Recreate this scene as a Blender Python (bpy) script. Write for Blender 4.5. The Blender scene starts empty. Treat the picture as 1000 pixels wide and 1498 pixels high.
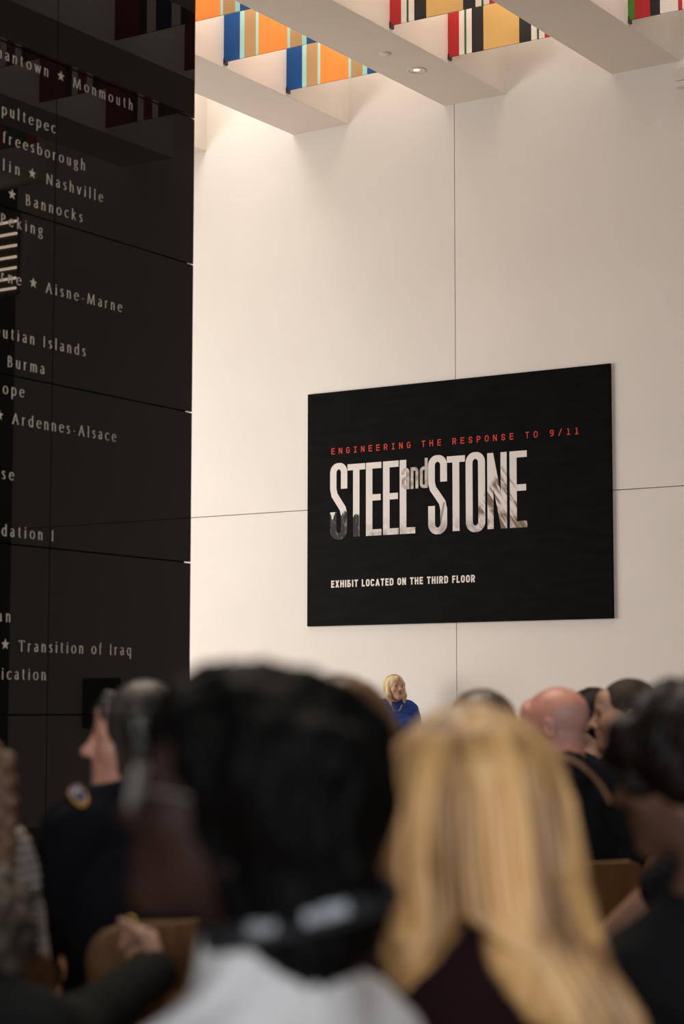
import bpy, math, random
import numpy as np
from mathutils import Vector, Matrix

# ------------------------------------------------------------------ camera, light, exposure
S = bpy.context.scene
COL = S.collection
PI = math.pi
random.seed(7)
RNG = np.random.default_rng(7)

EYE = np.array([0.0, 0.0, 1.25])
FPX = 2904.25
YAW, PITCH, ROLL = math.radians(33.219), math.radians(5.702), math.radians(0.0704)
_fw = np.array([-math.sin(YAW) * math.cos(PITCH), math.cos(YAW) * math.cos(PITCH), math.sin(PITCH)])
_rt0 = np.array([math.cos(YAW), math.sin(YAW), 0.0])
_up0 = np.cross(_rt0, _fw)
_rt = _rt0 * math.cos(ROLL) + _up0 * math.sin(ROLL)
_up = -_rt0 * math.sin(ROLL) + _up0 * math.cos(ROLL)

cam_data = bpy.data.cameras.new('camera')
cam_data.sensor_fit = 'VERTICAL'
cam_data.sensor_height = 36.0
cam_data.sensor_width = 36.0
cam_data.lens = FPX / 1498 * 36.0
cam_data.clip_start = 0.05
cam_data.dof.use_dof = True
cam_data.dof.focus_distance = 18.0
cam_data.dof.aperture_fstop = 2.8
cam = bpy.data.objects.new('camera', cam_data)
COL.objects.link(cam)
cam.matrix_world = Matrix(((_rt[0], _up[0], -_fw[0], EYE[0]), (_rt[1], _up[1], -_fw[1], EYE[1]),
                           (_rt[2], _up[2], -_fw[2], EYE[2]), (0, 0, 0, 1)))
S.camera = cam


def at(px, py, depth):
    """a point of the room seen at that spot of the photograph, DEPTH metres along the view axis"""
    return EYE + depth * (_fw + _rt * (px - 500) / FPX - _up * (py - 749) / FPX)


vs = S.view_settings
S.display_settings.display_device = 'sRGB'
vs.view_transform = 'Standard'
vs.look = 'None'
vs.gamma = 1.0
vs.exposure = 0.28
vs.use_curve_mapping = False
S.cycles.use_denoising = True
S.cycles.max_bounces = 8
S.cycles.diffuse_bounces = 4
S.cycles.sample_clamp_indirect = 6.0

world = bpy.data.worlds.new('world')
S.world = world
world.use_nodes = True
world.node_tree.nodes['Background'].inputs[0].default_value = (0.95, 0.93, 0.90, 1)
world.node_tree.nodes['Background'].inputs[1].default_value = 0.05


def area(name, loc, target, sx, sy, power, col, spread=180):
    d = bpy.data.lights.new(name, 'AREA')
    d.shape = 'RECTANGLE'
    d.size, d.size_y = sx, sy
    d.energy = power
    d.color = col
    d.spread = math.radians(spread)
    o = bpy.data.objects.new(name, d)
    COL.objects.link(o)
    o.location = loc
    v = Vector(target) - Vector(loc)
    o.rotation_euler = v.to_track_quat('-Z', 'Y').to_euler()
    return o


WARM = (1.0, 0.86, 0.70)
NEUT = (1.0, 0.945, 0.88)
COOL = (0.92, 0.96, 1.0)
# daylight from the glazed side of the hall behind the black wall, washing the low end of the white wall
area('window_daylight', (-15.5, 11.0, 2.6), (-10.0, 16.0, 2.2), 5.0, 4.0, 300, NEUT, 150)
# cool fill light added behind the audience, standing in for window daylight
area('rear_fill', (5.0, -7.0, 3.6), (-5.0, 10.0, 2.0), 7.0, 4.5, 260, COOL, 110)
# lamps above the open bays of the beam ceiling
BAY0, PITCHX, BEAMW = -10.401, 1.7545, 0.67
for b in range(-2, 6):
    xl = BAY0 + b * PITCHX
    xm = xl + (PITCHX - BEAMW) / 2
    area('bay_lamp', (xm, 15.5, 8.30), (xm, 15.5, 0), 0.9, 0.7, (6, 7, 10, 7, 5, 4, 4, 4)[b + 2], NEUT)
    for yy in (14.42, 13.44, 12.45):
        area('bay_lamp', (xm, yy, 8.30), (xm, yy, 0), 0.9, 0.6, (9, 12, 18, 15, 12, 11, 11, 11)[b + 2], NEUT)
# warm house lights over the seats
area('house_light', (-4.4, 5.2, 6.85), (-3.0, 3.6, 0), 4.0, 3.0, 230, WARM)


# ------------------------------------------------------------------ object helpers
def link(o, parent=None):
    COL.objects.link(o)
    if parent is not None:
        o.parent = parent
    return o


def tag(o, label=None, cat=None, group=None, kind=None):
    for k, v in (('label', label), ('category', cat), ('group', group), ('kind', kind)):
        if v:
            o[k] = v
    return o


def empty(name, loc, rz=0.0):
    o = bpy.data.objects.new(name, None)
    o.location = loc
    o.rotation_euler = (0, 0, rz)
    o.empty_display_size = 0.1
    return link(o)


def mesh_obj(name, V, F, mats, parent=None, smooth=False, fmat=None):
    me = bpy.data.meshes.new(name)
    V = np.asarray(V, dtype=np.float32)
    if isinstance(F, np.ndarray) and F.ndim == 2:
        nf, k = F.shape
        me.vertices.add(len(V))
        me.vertices.foreach_set('co', V.ravel())
        me.loops.add(nf * k)
        me.loops.foreach_set('vertex_index', F.astype(np.int32).ravel())
        me.polygons.add(nf)
        me.polygons.foreach_set('loop_start', np.arange(0, nf * k, k, dtype=np.int32))
        me.update(calc_edges=True)
    else:
        me.from_pydata([tuple(map(float, v)) for v in V], [], [tuple(f) for f in F])
    for m in (mats if isinstance(mats, (list, tuple)) else [mats]):
        me.materials.append(m)
    if fmat is not None:
        me.polygons.foreach_set('material_index', np.asarray(fmat, dtype=np.int32))
    if smooth:
        me.polygons.foreach_set('use_smooth', np.ones(len(me.polygons), dtype=bool))
    me.validate()
    me.update()
    return link(bpy.data.objects.new(name, me), parent)


class MB:
    """collects boxes, prisms and tubes into one mesh"""
    def __init__(self):
        self.v, self.f, self.m = [], [], []

    def add(self, v, f, m=0):
        n = len(self.v)
        self.v += [tuple(map(float, p)) for p in v]
        self.f += [tuple(i + n for i in q) for q in f]
        self.m += [m] * len(f)
        return self

    def box(self, a, b, m=0, bev=0.0):
        (x0, y0, z0), (x1, y1, z1) = a, b
        if bev <= 0:
            v = [(x0, y0, z0), (x1, y0, z0), (x1, y1, z0), (x0, y1, z0), (x0, y0, z1), (x1, y0, z1), (x1, y1, z1), (x0, y1, z1)]
            f = [(0, 3, 2, 1), (4, 5, 6, 7), (0, 1, 5, 4), (1, 2, 6, 5), (2, 3, 7, 6), (3, 0, 4, 7)]
            return self.add(v, f, m)
        import bmesh
        bm = bmesh.new()
        bmesh.ops.create_cube(bm, size=1.0)
        for q in bm.verts:
            q.co = Vector(((x0 + x1) / 2 + q.co.x * (x1 - x0), (y0 + y1) / 2 + q.co.y * (y1 - y0), (z0 + z1) / 2 + q.co.z * (z1 - z0)))
        bmesh.ops.bevel(bm, geom=bm.edges[:], offset=bev, segments=2, affect='EDGES', profile=0.6)
        bm.verts.index_update()
        self.add([q.co[:] for q in bm.verts], [[q.index for q in f.verts] for f in bm.faces], m)
        bm.free()
        return self

    def tube(self, pts, rad, m=0, n=10, flat=None, up=(0, 0, 1)):
        pts = [Vector(p) for p in pts]
        rad = rad if isinstance(rad, (list, tuple)) else [rad] * len(pts)
        v, f = [], []
        for i, p in enumerate(pts):
            t = (pts[min(i + 1, len(pts) - 1)] - pts[max(i - 1, 0)]).normalized()
            a = Vector(up) if flat is None else Vector(up[i]) if hasattr(up[0], '__len__') else Vector(up)
            a = a - t * a.dot(t)
            if a.length < 1e-3:
                a = Vector((1, 0, 0)) - t * t.x
            a.normalize()
            b = t.cross(a)
            for k in range(n):
                c, s = math.cos(2 * PI * k / n), math.sin(2 * PI * k / n)
                v.append(p + (a * c * (flat if flat else 1.0) + b * s) * rad[i])
        for i in range(len(pts) - 1):
            for k in range(n):
                k2 = (k + 1) % n
                f.append((i * n + k, i * n + k2, (i + 1) * n + k2, (i + 1) * n + k))
        f.append(tuple(range(n))[::-1])
        f.append(tuple(range((len(pts) - 1) * n, len(pts) * n)))
        return self.add(v, f, m)

    def lathe(self, prof, n=24, c=(0, 0, 0), m=0):
        v, f = [], []
        for r, z in prof:
            for k in range(n):
                a = 2 * PI * k / n
                v.append((c[0] + r * math.cos(a), c[1] + r * math.sin(a), c[2] + z))
        for i in range(len(prof) - 1):
            for k in range(n):
                k2 = (k + 1) % n
                f.append((i * n + k, i * n + k2, (i + 1) * n + k2, (i + 1) * n + k))
        return self.add(v, f, m)

    def build(self, name, mats, parent=None, smooth=False):
        return mesh_obj(name, self.v, self.f, mats, parent, smooth, self.m)


# ------------------------------------------------------------------ materials
def lin(c):
    return tuple(((x / 255) / 12.92 if x / 255 <= 0.04045 else ((x / 255 + 0.055) / 1.055) ** 2.4) for x in c) + (1,)


def mat(name, rgb, rough=0.6, spec=0.5, metal=0.0, noise=0.0, scale=8.0, bump=0.0, stretch=(1, 1, 1), rgb2=None, ior=None, emit=None,
        sss=0.0, lo=0.35, hi=0.65, detail=4.0, sheen=0.0, aniso=0.0):
    m = bpy.data.materials.new(name)
    m.use_nodes = True
    nt = m.node_tree
    b = nt.nodes['Principled BSDF']
    c = tuple(rgb) + ((1,) if len(rgb) == 3 else ())
    b.inputs['Base Color'].default_value = c
    b.inputs['Roughness'].default_value = rough
    b.inputs['Specular IOR Level'].default_value = spec
    b.inputs['Metallic'].default_value = metal
    if ior:
        b.inputs['IOR'].default_value = ior
    if sheen:
        b.inputs['Sheen Weight'].default_value = sheen
    if sss:
        b.inputs['Subsurface Weight'].default_value = sss
        b.inputs['Subsurface Radius'].default_value = (0.012, 0.005, 0.003)
        b.inputs['Subsurface Scale'].default_value = 1.0
    if emit:
        b.inputs['Emission Color'].default_value = tuple(emit[:3]) + (1,)
        b.inputs['Emission Strength'].default_value = emit[3]
    if noise or bump or rgb2:
        tc = nt.nodes.new('ShaderNodeTexCoord')
        mp = nt.nodes.new('ShaderNodeMapping')
        mp.inputs['Scale'].default_value = stretch
        nz = nt.nodes.new('ShaderNodeTexNoise')
        nz.inputs['Scale'].default_value = scale
        nz.inputs['Detail'].default_value = detail
        nt.links.new(tc.outputs['Object'], mp.inputs['Vector'])
        nt.links.new(mp.outputs['Vector'], nz.inputs['Vector'])
        if noise or rgb2:
            cr = nt.nodes.new('ShaderNodeValToRGB')
            c2 = (tuple(rgb2) + ((1,) if len(rgb2) == 3 else ())) if rgb2 else tuple(x * (1 - noise) for x in c[:3]) + (1,)
            cr.color_ramp.elements[0].position = lo
            cr.color_ramp.elements[1].position = hi
            cr.color_ramp.elements[0].color = c2
            cr.color_ramp.elements[1].color = c
            nt.links.new(nz.outputs['Fac'], cr.inputs['Fac'])
            nt.links.new(cr.outputs['Color'], b.inputs['Base Color'])
        if bump:
            bp = nt.nodes.new('ShaderNodeBump')
            bp.inputs['Strength'].default_value = bump
            bp.inputs['Distance'].default_value = 0.01
            nt.links.new(nz.outputs['Fac'], bp.inputs['Height'])
            nt.links.new(bp.outputs['Normal'], b.inputs['Normal'])
    return m


M_WALL = mat('warm_white_wall', (0.80, 0.755, 0.70), 0.75, 0.25, noise=0.03, scale=1.5)
M_BEAM = mat('beam_plaster', (0.76, 0.695, 0.62), 0.85, 0.2, noise=0.03, scale=2.0)
M_JOINT = mat('panel_joint', (0.42, 0.39, 0.36), 0.9, 0.1)
M_GRANITE = mat('black_granite', (0.0100, 0.0094, 0.0084), 0.012, 0.5, ior=1.34, noise=0.4, scale=260.0)
M_GRANITE_GAP = mat('granite_joint', (0.0015, 0.0015, 0.0015), 0.9, 0.0)
M_ETCH = mat('etched_lettering', (0.62, 0.58, 0.52), 0.7, 0.2, noise=0.15, scale=60)
M_FLOOR = mat('floor_carpet', (0.30, 0.155, 0.065), 0.6, 0.2, noise=0.4, scale=40, bump=0.3)
M_DARKWALL = mat('dim_wall', (0.10, 0.09, 0.08), 0.8, 0.2, noise=0.1)
M_BOARD = mat('sign_black', (0.0042, 0.0042, 0.0048), 0.55, 0.03, rgb2=(0.007, 0.007, 0.0068), scale=3.5, stretch=(1, 1, 4))  # faint horizontal blotches: a blurred reflection put into the board colour
M_BOARD_EDGE = mat('sign_edge', (0.03, 0.03, 0.035), 0.5)
M_RED = mat('sign_red', (0.66, 0.055, 0.028), 0.6, 0.2, noise=0.1)
M_SIGNWHITE = mat('sign_white', (0.78, 0.74, 0.68), 0.6, 0.2, noise=0.05)
M_WOOD = mat('bent_plywood', (0.20, 0.098, 0.040), 0.38, 0.5, rgb2=(0.12, 0.056, 0.022), scale=7, stretch=(9, 9, 0.5), lo=0.3, hi=0.7)
M_WOODEDGE = mat('plywood_edge', (0.34, 0.18, 0.075), 0.5, 0.4, noise=0.3, scale=60, stretch=(1, 1, 1))
M_STEEL = mat('chair_steel', (0.45, 0.45, 0.46), 0.3, 0.5, metal=1.0, noise=0.1)
M_DARKMETAL = mat('dark_bracket', (0.03, 0.028, 0.025), 0.5, noise=0.1)
M_LAMPGLASS = mat('lamp_reflector', (0.75, 0.72, 0.68), 0.25, 0.5, metal=0.9, noise=0.1)
M_PLASTIC = mat('white_plastic', (0.72, 0.67, 0.60), 0.5, noise=0.04)
M_GLOW = mat('lit_slat', (0.9, 0.8, 0.65), 0.5, emit=(1.0, 0.80, 0.58, 9.0), noise=0.05)

# ------------------------------------------------------------------ the hall
WY = 16.0                 # face of the white wall
H = EYE[2]
BEAMZ = 5.745 + H         # underside of the beams
CEILZ = 8.45
XB = -7.45                # face of the black wall


def struct(o):
    o['kind'] = 'structure'
    return o


b = MB()
b.box((-20, -10, -0.2), (8, 20, 0.0))
struct(b.build('floor', M_FLOOR))
b = MB()
b.box((-20, 2.0, CEILZ), (8, 20, CEILZ + 0.2))
struct(b.build('ceiling', M_BEAM))

# white wall: big panels with narrow open joints over a backing
b = MB()
b.box((-19, WY + 0.03, 0), (-0.13, WY + 0.3, CEILZ), 1)
xs = [-19.0, -16.52, -12.866, -9.207, -5.548, -0.13]
zs = [0.0, 1.949 + H, CEILZ]
for i in range(len(xs) - 1):
    for j in range(2):
        g = 0.004
        b.box((xs[i] + g, WY, zs[j] + g), (xs[i + 1] - g, WY + 0.03, zs[j + 1] - g), 0, 0.002)
struct(b.build('wall_back', [M_WALL, M_JOINT]))
b = MB()
b.box((-0.13, 19.0, 0), (8, 19.2, CEILZ))
b.box((-0.13, WY + 0.3, 0), (-0.03, 19.0, CEILZ))
struct(b.build('wall_recess', M_DARKWALL))
b = MB()
b.box((7.8, 2, 0), (8.0, 19.2, CEILZ))
struct(b.build('wall_right', M_DARKWALL))

# doorway in the white wall beyond the frame (it shows in the polished granite)
b = MB()
b.box((-3.65, WY - 0.02, 0.10 - 0.1), (-2.72, WY + 0.0, 2.08 - 0.55))
struct(b.build('door_1', M_DARKWALL))
# lit louvred opening at the end of the white wall, seen in the granite
b = MB()
b.box((-0.19, WY - 0.04, 5.78), (0.98, WY - 0.01, 6.72), 1)
for k in range(7):
    z = 5.84 + 0.108 * k + 0.0028 * k * k
    b.box((-0.18, WY - 0.06, z), (0.96, WY - 0.04, z + 0.026), 0)
struct(b.build('window_1', [M_GLOW, M_DARKWALL]))

# beams
n = 0
for bi in range(-2, 7):
    xr = BAY0 + bi * PITCHX
    n += 1
    b = MB()
    y0 = 9.0 if bi < 2 else 6.0
    b.box((xr - BEAMW, y0, BEAMZ), (xr, WY + 0.02, CEILZ), 0, 0.004)
    struct(b.build('trim_%d' % n, M_BEAM))
# cross beam the others run into, overhead
b = MB()
b.box((-16, 5.4, BEAMZ - 0.1), (8, 6.0, CEILZ), 0)
struct(b.build('trim_%d' % (n + 1), M_BEAM))

# recessed downlight and blank cover on the beam next to the orange bay
o = empty('downlight', (-8.984, 14.937, BEAMZ))
tag(o, 'recessed round downlight with faceted reflector in the beam underside', 'ceiling light')
MB().lathe([(0.086, 0.0), (0.088, -0.006), (0.070, -0.008), (0.068, 0.0)], 32).build('trim_ring', M_PLASTIC, o, True)
q = MB()
for k in range(12):
    a0, a1 = 2 * PI * k / 12, 2 * PI * (k + 1) / 12
    q.add([(0.068 * math.cos(a0), 0.068 * math.sin(a0), -0.004), (0.068 * math.cos(a1), 0.068 * math.sin(a1), -0.004),
           (0.03 * math.cos(a1), 0.03 * math.sin(a1), 0.0), (0.03 * math.cos(a0), 0.03 * math.sin(a0), 0.0)], [(0, 1, 2, 3)])
q.build('reflector', M_LAMPGLASS, o)
MB().lathe([(0.0, -0.003), (0.03, -0.002)], 20).build('bulb', mat('bulb_glass', (0.9, 0.87, 0.8), 0.2, emit=(1, 0.9, 0.75, 0.6)), o)
o = MB().lathe([(0.0, -0.010), (0.045, -0.010), (0.052, -0.004), (0.052, 0.0)], 32, (0, 0, 0)).build('cover_disc', M_BEAM, None, True)
o.location = (-8.979, 14.393, BEAMZ)
tag(o, 'flat round blank cover on the beam underside beside the downlight', 'cover plate')

# small white emergency light on the wall by the frame edge
o = empty('wall_light', (-6.80, WY, 5.55 + H))
tag(o, 'small white boxy emergency light high on the white wall beneath a beam', 'wall light')
MB().box((-0.13, -0.07, -0.0), (0.15, 0.0, 0.12), 0, 0.015).build('housing', M_PLASTIC, o, True)
MB().box((-0.12, -0.075, -0.06), (0.15, -0.005, -0.004), 0, 0.02).build('diffuser', M_PLASTIC, o, True)

# ------------------------------------------------------------------ striped ribbon panels between the beams
def cmat(n, c):
    return mat('ribbon_' + n, lin(c)[:3], 0.55, 0.3, noise=0.06, scale=3)


RC = {k: cmat(k, v) for k, v in dict(orange=(240, 142, 62), blue=(10, 74, 140), aqua=(160, 214, 204), tan=(178, 144, 98), red=(178, 40, 44),
      white=(226, 218, 208), dgreen=(40, 92, 58), black=(30, 30, 32), gold=(206, 168, 100), green=(72, 130, 44), dred=(120, 30, 34),
      navy=(24, 38, 84), yellow=(220, 180, 60)).items()}


def sym(half):
    """half = [(colour, end fraction)...] up to .5 of the width; mirrored"""
    out, p = [], 0.0
    for c, e in half:
        out.append((c, p, e))
        p = e
    return out + [(c, 1 - e, 1 - s) for c, s, e in reversed(out)]


RIB = {
    0: ('orange, tan and blue', sym([('blue', .165), ('aqua', .211), ('tan', .328), ('aqua', .354), ('orange', .5)])),
    1: ('gold, black and red', sym([('red', .105), ('white', .155), ('dgreen', .174), ('white', .225), ('black', .335), ('gold', .5)])),
    2: ('green, red, black and white', sym([('green', .055), ('red', .185), ('black', .27), ('white', .42), ('red', .455), ('white', .475), ('blue', .5)])),
    3: ('dark red and pale grey', sym([('dred', .25), ('black', .33), ('white', .42), ('navy', .5)])),
    4: ('maroon, white and navy', sym([('dred', .30), ('black', .38), ('white', .45), ('dred', .5)])),
    5: ('yellow, red and dark green', sym([('black', .12), ('yellow', .22), ('red', .34), ('dgreen', .5)])),
}
ORD = ['closest to the white wall', 'second from the white wall', 'third from the white wall', 'fourth from the white wall']
for bi, (cn, st) in RIB.items():
    x0 = BAY0 + bi * PITCHX + 0.004
    w = PITCHX - BEAMW - 0.008
    for k in range(4 if bi in (0, 1, 2) else 3):
        y = 14.915 - 0.985 * k
        zb = 5.795 + H
        q = MB()
        names = []
        for c, s, e in st:
            if c not in names:
                names.append(c)
            q.box((s * w, 0, 0), (e * w, 0.016, CEILZ - zb), names.index(c))
        o = q.build('ribbon_panel', [RC[c] for c in names])
        o.location = (x0, y, zb)
        tag(o, '%s striped ribbon panel hanging between beams, %s' % (cn, ORD[k]), 'striped panel', 'striped ribbon panels between the ceiling beams')
        MB().box((0.0, -0.008, -0.022), (0.012, 0.05, 0.03), 0).build('bracket', M_DARKMETAL, o)

# ------------------------------------------------------------------ black granite wall: cladding panels with open joints
b = MB()
ysg = [9.68 - 1.294 * k for k in range(0, 7)]
zsg = [0.0] + [1.22 - 0.0 + 0.932 * k - 0.0 for k in range(0, 5)] + [6.30]
zsg[1] = 1.222
zsg.insert(1, 0.29)
for i in range(len(ysg) - 1):
    for j in range(len(zsg) - 1):
        g = 0.0035
        b.box((XB - 0.03, ysg[i + 1] + g, zsg[j] + g), (XB, ysg[i] - (g if i else 0), zsg[j + 1] - g), 0, 0.0015)
b.box((XB - 0.26, ysg[-1], 0), (XB - 0.031, 9.655, 6.28), 1)
b.box((XB - 0.26, 9.657, 0), (XB - 0.231, 9.68, 6.28), 0)
wall_left = struct(b.build('wall_left', [M_GRANITE, M_GRANITE_GAP]))

# ------------------------------------------------------------------ lettering: strokes swept with a broad pen
def arc(cx, cy, rx, ry, a0, a1, n=14):
    return [(cx + rx * math.cos(math.radians(a0 + (a1 - a0) * i / n)), cy + ry * math.sin(math.radians(a0 + (a1 - a0) * i / n))) for i in range(n + 1)]


def ribbon(pts, wfun):
    """outline strip of a stroke: list of (left, right) points; wfun(tx, ty, s) gives the full width"""
    P = [np.array(pts[0], float)]
    for p in pts[1:]:
        if np.hypot(p[0] - P[-1][0], p[1] - P[-1][1]) > 1e-5:
            P.append(np.array(p, float))
    n = len(P)
    out = []
    for i in range(n):
        d0 = P[i] - P[i - 1] if i > 0 else P[1] - P[0]
        d1 = P[i + 1] - P[i] if i < n - 1 else P[-1] - P[-2]
        d0 = d0 / (np.hypot(*d0) + 1e-9)
        d1 = d1 / (np.hypot(*d1) + 1e-9)
        t = d0 + d1
        t = t / (np.hypot(*t) + 1e-9)
        nrm = np.array([-t[1], t[0]])
        c = max(0.45, abs(nrm @ np.array([-d0[1], d0[0]])))
        hw = 0.5 * wfun(abs(t[0]), abs(t[1]), i / (n - 1)) / c
        out.append((P[i] + nrm * hw, P[i] - nrm * hw))
    return out


class Letters:
    def __init__(self, origin, U, V, N, depth=0.002):
        self.o, self.U, self.V, self.N, self.d = [np.array(x, float) for x in (origin, U, V, N)] + [depth]
        self.mb = MB()

    def p(self, u, v, h):
        return self.o + self.U * u + self.V * v + self.N * h

    def strip(self, rb):
        v, f = [], []
        self.k = (getattr(self, 'k', 0) + 1) % 7
        d = self.d + 0.00012 * self.k      # strokes that cross lie a hair above one another
        for l, r in rb:
            v += [self.p(l[0], l[1], d), self.p(r[0], r[1], d), self.p(l[0], l[1], 0), self.p(r[0], r[1], 0)]
        for i in range(len(rb) - 1):
            a, c = 4 * i, 4 * i + 4
            f += [(a, a + 1, c + 1, c), (a, c, c + 2, a + 2), (a + 1, a + 3, c + 3, c + 1)]
        e = 4 * (len(rb) - 1)
        f += [(0, 2, 3, 1), (e, e + 1, e + 3, e + 2)]
        self.mb.add(v, f)

    def poly(self, pts):
        n = len(pts)
        v = [self.p(u, w, self.d) for u, w in pts] + [self.p(u, w, 0) for u, w in pts]
        f = [tuple(range(n))] + [(i, i + n, (i + 1) % n + n, (i + 1) % n) for i in range(n)]
        self.mb.add(v, f)


XH = 0.74
SERIF = {}


def sg(ch, w, strokes, ticks=()):
    SERIF[ch] = (w, strokes, ticks)


A_, D_ = 1.08, -0.33
sg('n', .60, [[(.09, 0), (.09, XH)], [(.09, .50), (.14, .62)] + arc(.30, .50, .19, .23, 120, 0) + [(.49, 0)]], [(.09, 0), (.49, 0), (.05, XH, .05)])
sg('m', .95, [[(.09, 0), (.09, XH)], [(.09, .50), (.14, .62)] + arc(.28, .50, .18, .23, 120, 0) + [(.46, 0)],
              [(.46, .50), (.51, .62)] + arc(.66, .50, .18, .23, 120, 0) + [(.84, 0)]], [(.09, 0), (.46, 0), (.84, 0), (.05, XH, .05)])
sg('u', .60, [[(.10, XH), (.10, .24)] + arc(.29, .24, .19, .23, 180, 300), [(.49, XH), (.49, 0)]], [(.06, XH, .05), (.45, XH, .05), (.53, 0, .05)])
sg('o', .68, [arc(.34, XH / 2, .29, XH / 2 - .01, 0, 360, 30)])
sg('c', .56, [arc(.34, XH / 2, .29, XH / 2 - .01, 48, 315, 24)])
sg('e', .60, [arc(.33, XH / 2, .28, XH / 2 - .01, 8, 318, 26), [(.06, .42), (.59, .42)]])
sg('a', .55, [arc(.25, XH - .2, .19, .19, 150, 0, 10) + [(.44, .16), (.50, .02)], [(.44, .45), (.30, .42)] + arc(.22, .20, .15, .20, 100, 330, 14) + [(.44, .16)]])
sg('s', .46, [[(.40, XH - .10)] + arc(.23, XH - .17, .15, .16, 40, 200, 10) + [(.34, .32)] + arc(.23, .17, .16, .16, 30, -150, 12)])
sg('r', .42, [[(.09, 0), (.09, XH)], [(.09, .48)] + arc(.28, .50, .18, .21, 140, 60, 8)], [(.09, 0), (.05, XH, .05)])
sg('i', .24, [[(.11, 0), (.11, XH)], arc(.11, .96, .03, .03, 0, 360, 8)], [(.11, 0), (.06, XH, .05)])
sg('l', .24, [[(.11, 0), (.11, A_)]], [(.11, 0), (.06, A_, .05)])
sg('I', .28, [[(.13, 0), (.13, 1)]], [(.13, 0), (.13, 1)])
sg('t', .40, [[(.17, .95), (.17, .18)] + arc(.29, .18, .12, .16, 180, 300, 8), [(.03, XH), (.37, XH)]])
sg('h', .60, [[(.09, 0), (.09, A_)], [(.09, .50), (.14, .62)] + arc(.30, .50, .19, .23, 120, 0) + [(.49, 0)]], [(.09, 0), (.49, 0), (.05, A_, .05)])
sg('k', .60, [[(.09, 0), (.09, A_)], [(.11, .36), (.47, XH)], [(.22, .44), (.55, 0)]], [(.09, 0), (.05, A_, .05), (.47, XH, .06)])
sg('b', .64, [[(.09, A_), (.09, .04)], arc(.33, XH / 2, .26, XH / 2 - .01, 150, -150, 22)], [(.05, A_, .05)])
sg('d', .66, [[(.55, A_), (.55, 0)], arc(.32, XH / 2, .26, XH / 2 - .01, 30, 330, 22)], [(.51, A_, .05), (.59, 0, .05)])
sg('p', .64, [[(.09, XH), (.09, D_)], arc(.33, XH / 2, .26, XH / 2 - .01, 150, -150, 22)], [(.09, D_), (.05, XH, .05)])
sg('q', .66, [[(.55, XH), (.55, D_)], arc(.32, XH / 2, .26, XH / 2 - .01, 30, 330, 22)], [(.55, D_)])
sg('g', .58, [arc(.27, .49, .20, .23, 0, 360, 22), [(.42, .66), (.55, .70)], [(.17, .28), (.12, .17), (.20, .10), (.40, .06)] + arc(.28, -.13, .23, .18, 55, -215, 18)])
sg('f', .38, [[(.15, 0), (.15, .86)] + arc(.30, .86, .15, .20, 180, 60, 8), [(.03, XH), (.33, XH)]], [(.15, 0)])
sg('v', .60, [[(.06, XH), (.30, 0)], [(.30, 0), (.53, XH)]], [(.06, XH), (.53, XH)])
sg('w', .90, [[(.06, XH), (.26, 0)], [(.26, 0), (.45, XH)], [(.45, XH), (.64, 0)], [(.64, 0), (.84, XH)]], [(.06, XH), (.84, XH)])
sg('-', .36, [[(.05, .32), (.31, .32)]])
sg('M', 1.18, [[(.10, 0), (.20, 1)], [(.20, 1), (.58, 0)], [(.58, 0), (.96, 1)], [(.96, 1), (1.06, 0)]], [(.10, 0), (1.06, 0), (.15, 1, .05), (1.0, 1, .05)])
sg('N', .92, [[(.12, 0), (.12, 1)], [(.12, 1), (.78, 0)], [(.78, 0), (.78, 1)]], [(.12, 0), (.78, 1), (.07, 1, .05)])
sg('B', .66, [[(.11, 0), (.11, 1)], [(.11, .99), (.28, .99)] + arc(.28, .76, .20, .23, 90, -90, 12) + [(.11, .53)], [(.11, .53), (.30, .53)] + arc(.30, .27, .26, .26, 90, -90, 12) + [(.11, .01)]], [(.08, 0, .06), (.08, 1, .06)])
sg('P', .60, [[(.11, 0), (.11, 1)], [(.11, .99), (.27, .99)] + arc(.27, .74, .24, .25, 90, -90, 12) + [(.11, .49)]], [(.11, 0), (.08, 1, .06)])
sg('R', .70, [[(.11, 0), (.11, 1)], [(.11, .99), (.27, .99)] + arc(.27, .74, .24, .25, 90, -90, 12) + [(.11, .49)], [(.27, .49), (.64, 0)]], [(.11, 0), (.64, 0, .05)])
sg('A', .86, [[(.06, 0), (.42, 1)], [(.42, 1), (.78, 0)], [(.19, .36), (.65, .36)]], [(.06, 0), (.78, 0)])
sg('T', .80, [[(.40, 0), (.40, 1)], [(.04, .98), (.76, .98)], [(.05, .99), (.05, .86)], [(.75, .99), (.75, .86)]], [(.40, 0)])
sg('C', .84, [arc(.46, .5, .40, .50, 45, 315, 26)])
sg('G', .90, [arc(.46, .5, .40, .50, 45, 345, 26), [(.82, .40), (.82, .08)]], [(.78, .42)])
sg('E', .62, [[(.11, 0), (.11, 1)], [(.11, .98), (.54, .98)], [(.11, .52), (.46, .52)], [(.11, .02), (.58, .02)]], [(.08, 0, .06), (.08, 1, .06)])
sg('F', .58, [[(.11, 0), (.11, 1)], [(.11, .98), (.54, .98)], [(.11, .52), (.46, .52)]], [(.11, 0), (.08, 1, .06)])
sg('D', .84, [[(.11, 0), (.11, 1)], [(.11, .99), (.34, .99)] + arc(.34, .5, .43, .49, 90, -90, 20) + [(.11, .01)]], [(.08, 0, .06), (.08, 1, .06)])
sg(' ', .30, [])


def pen(tx, ty, s):
    return 0.050 + 0.072 * ty ** 1.3


CAP = 0.0585


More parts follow.
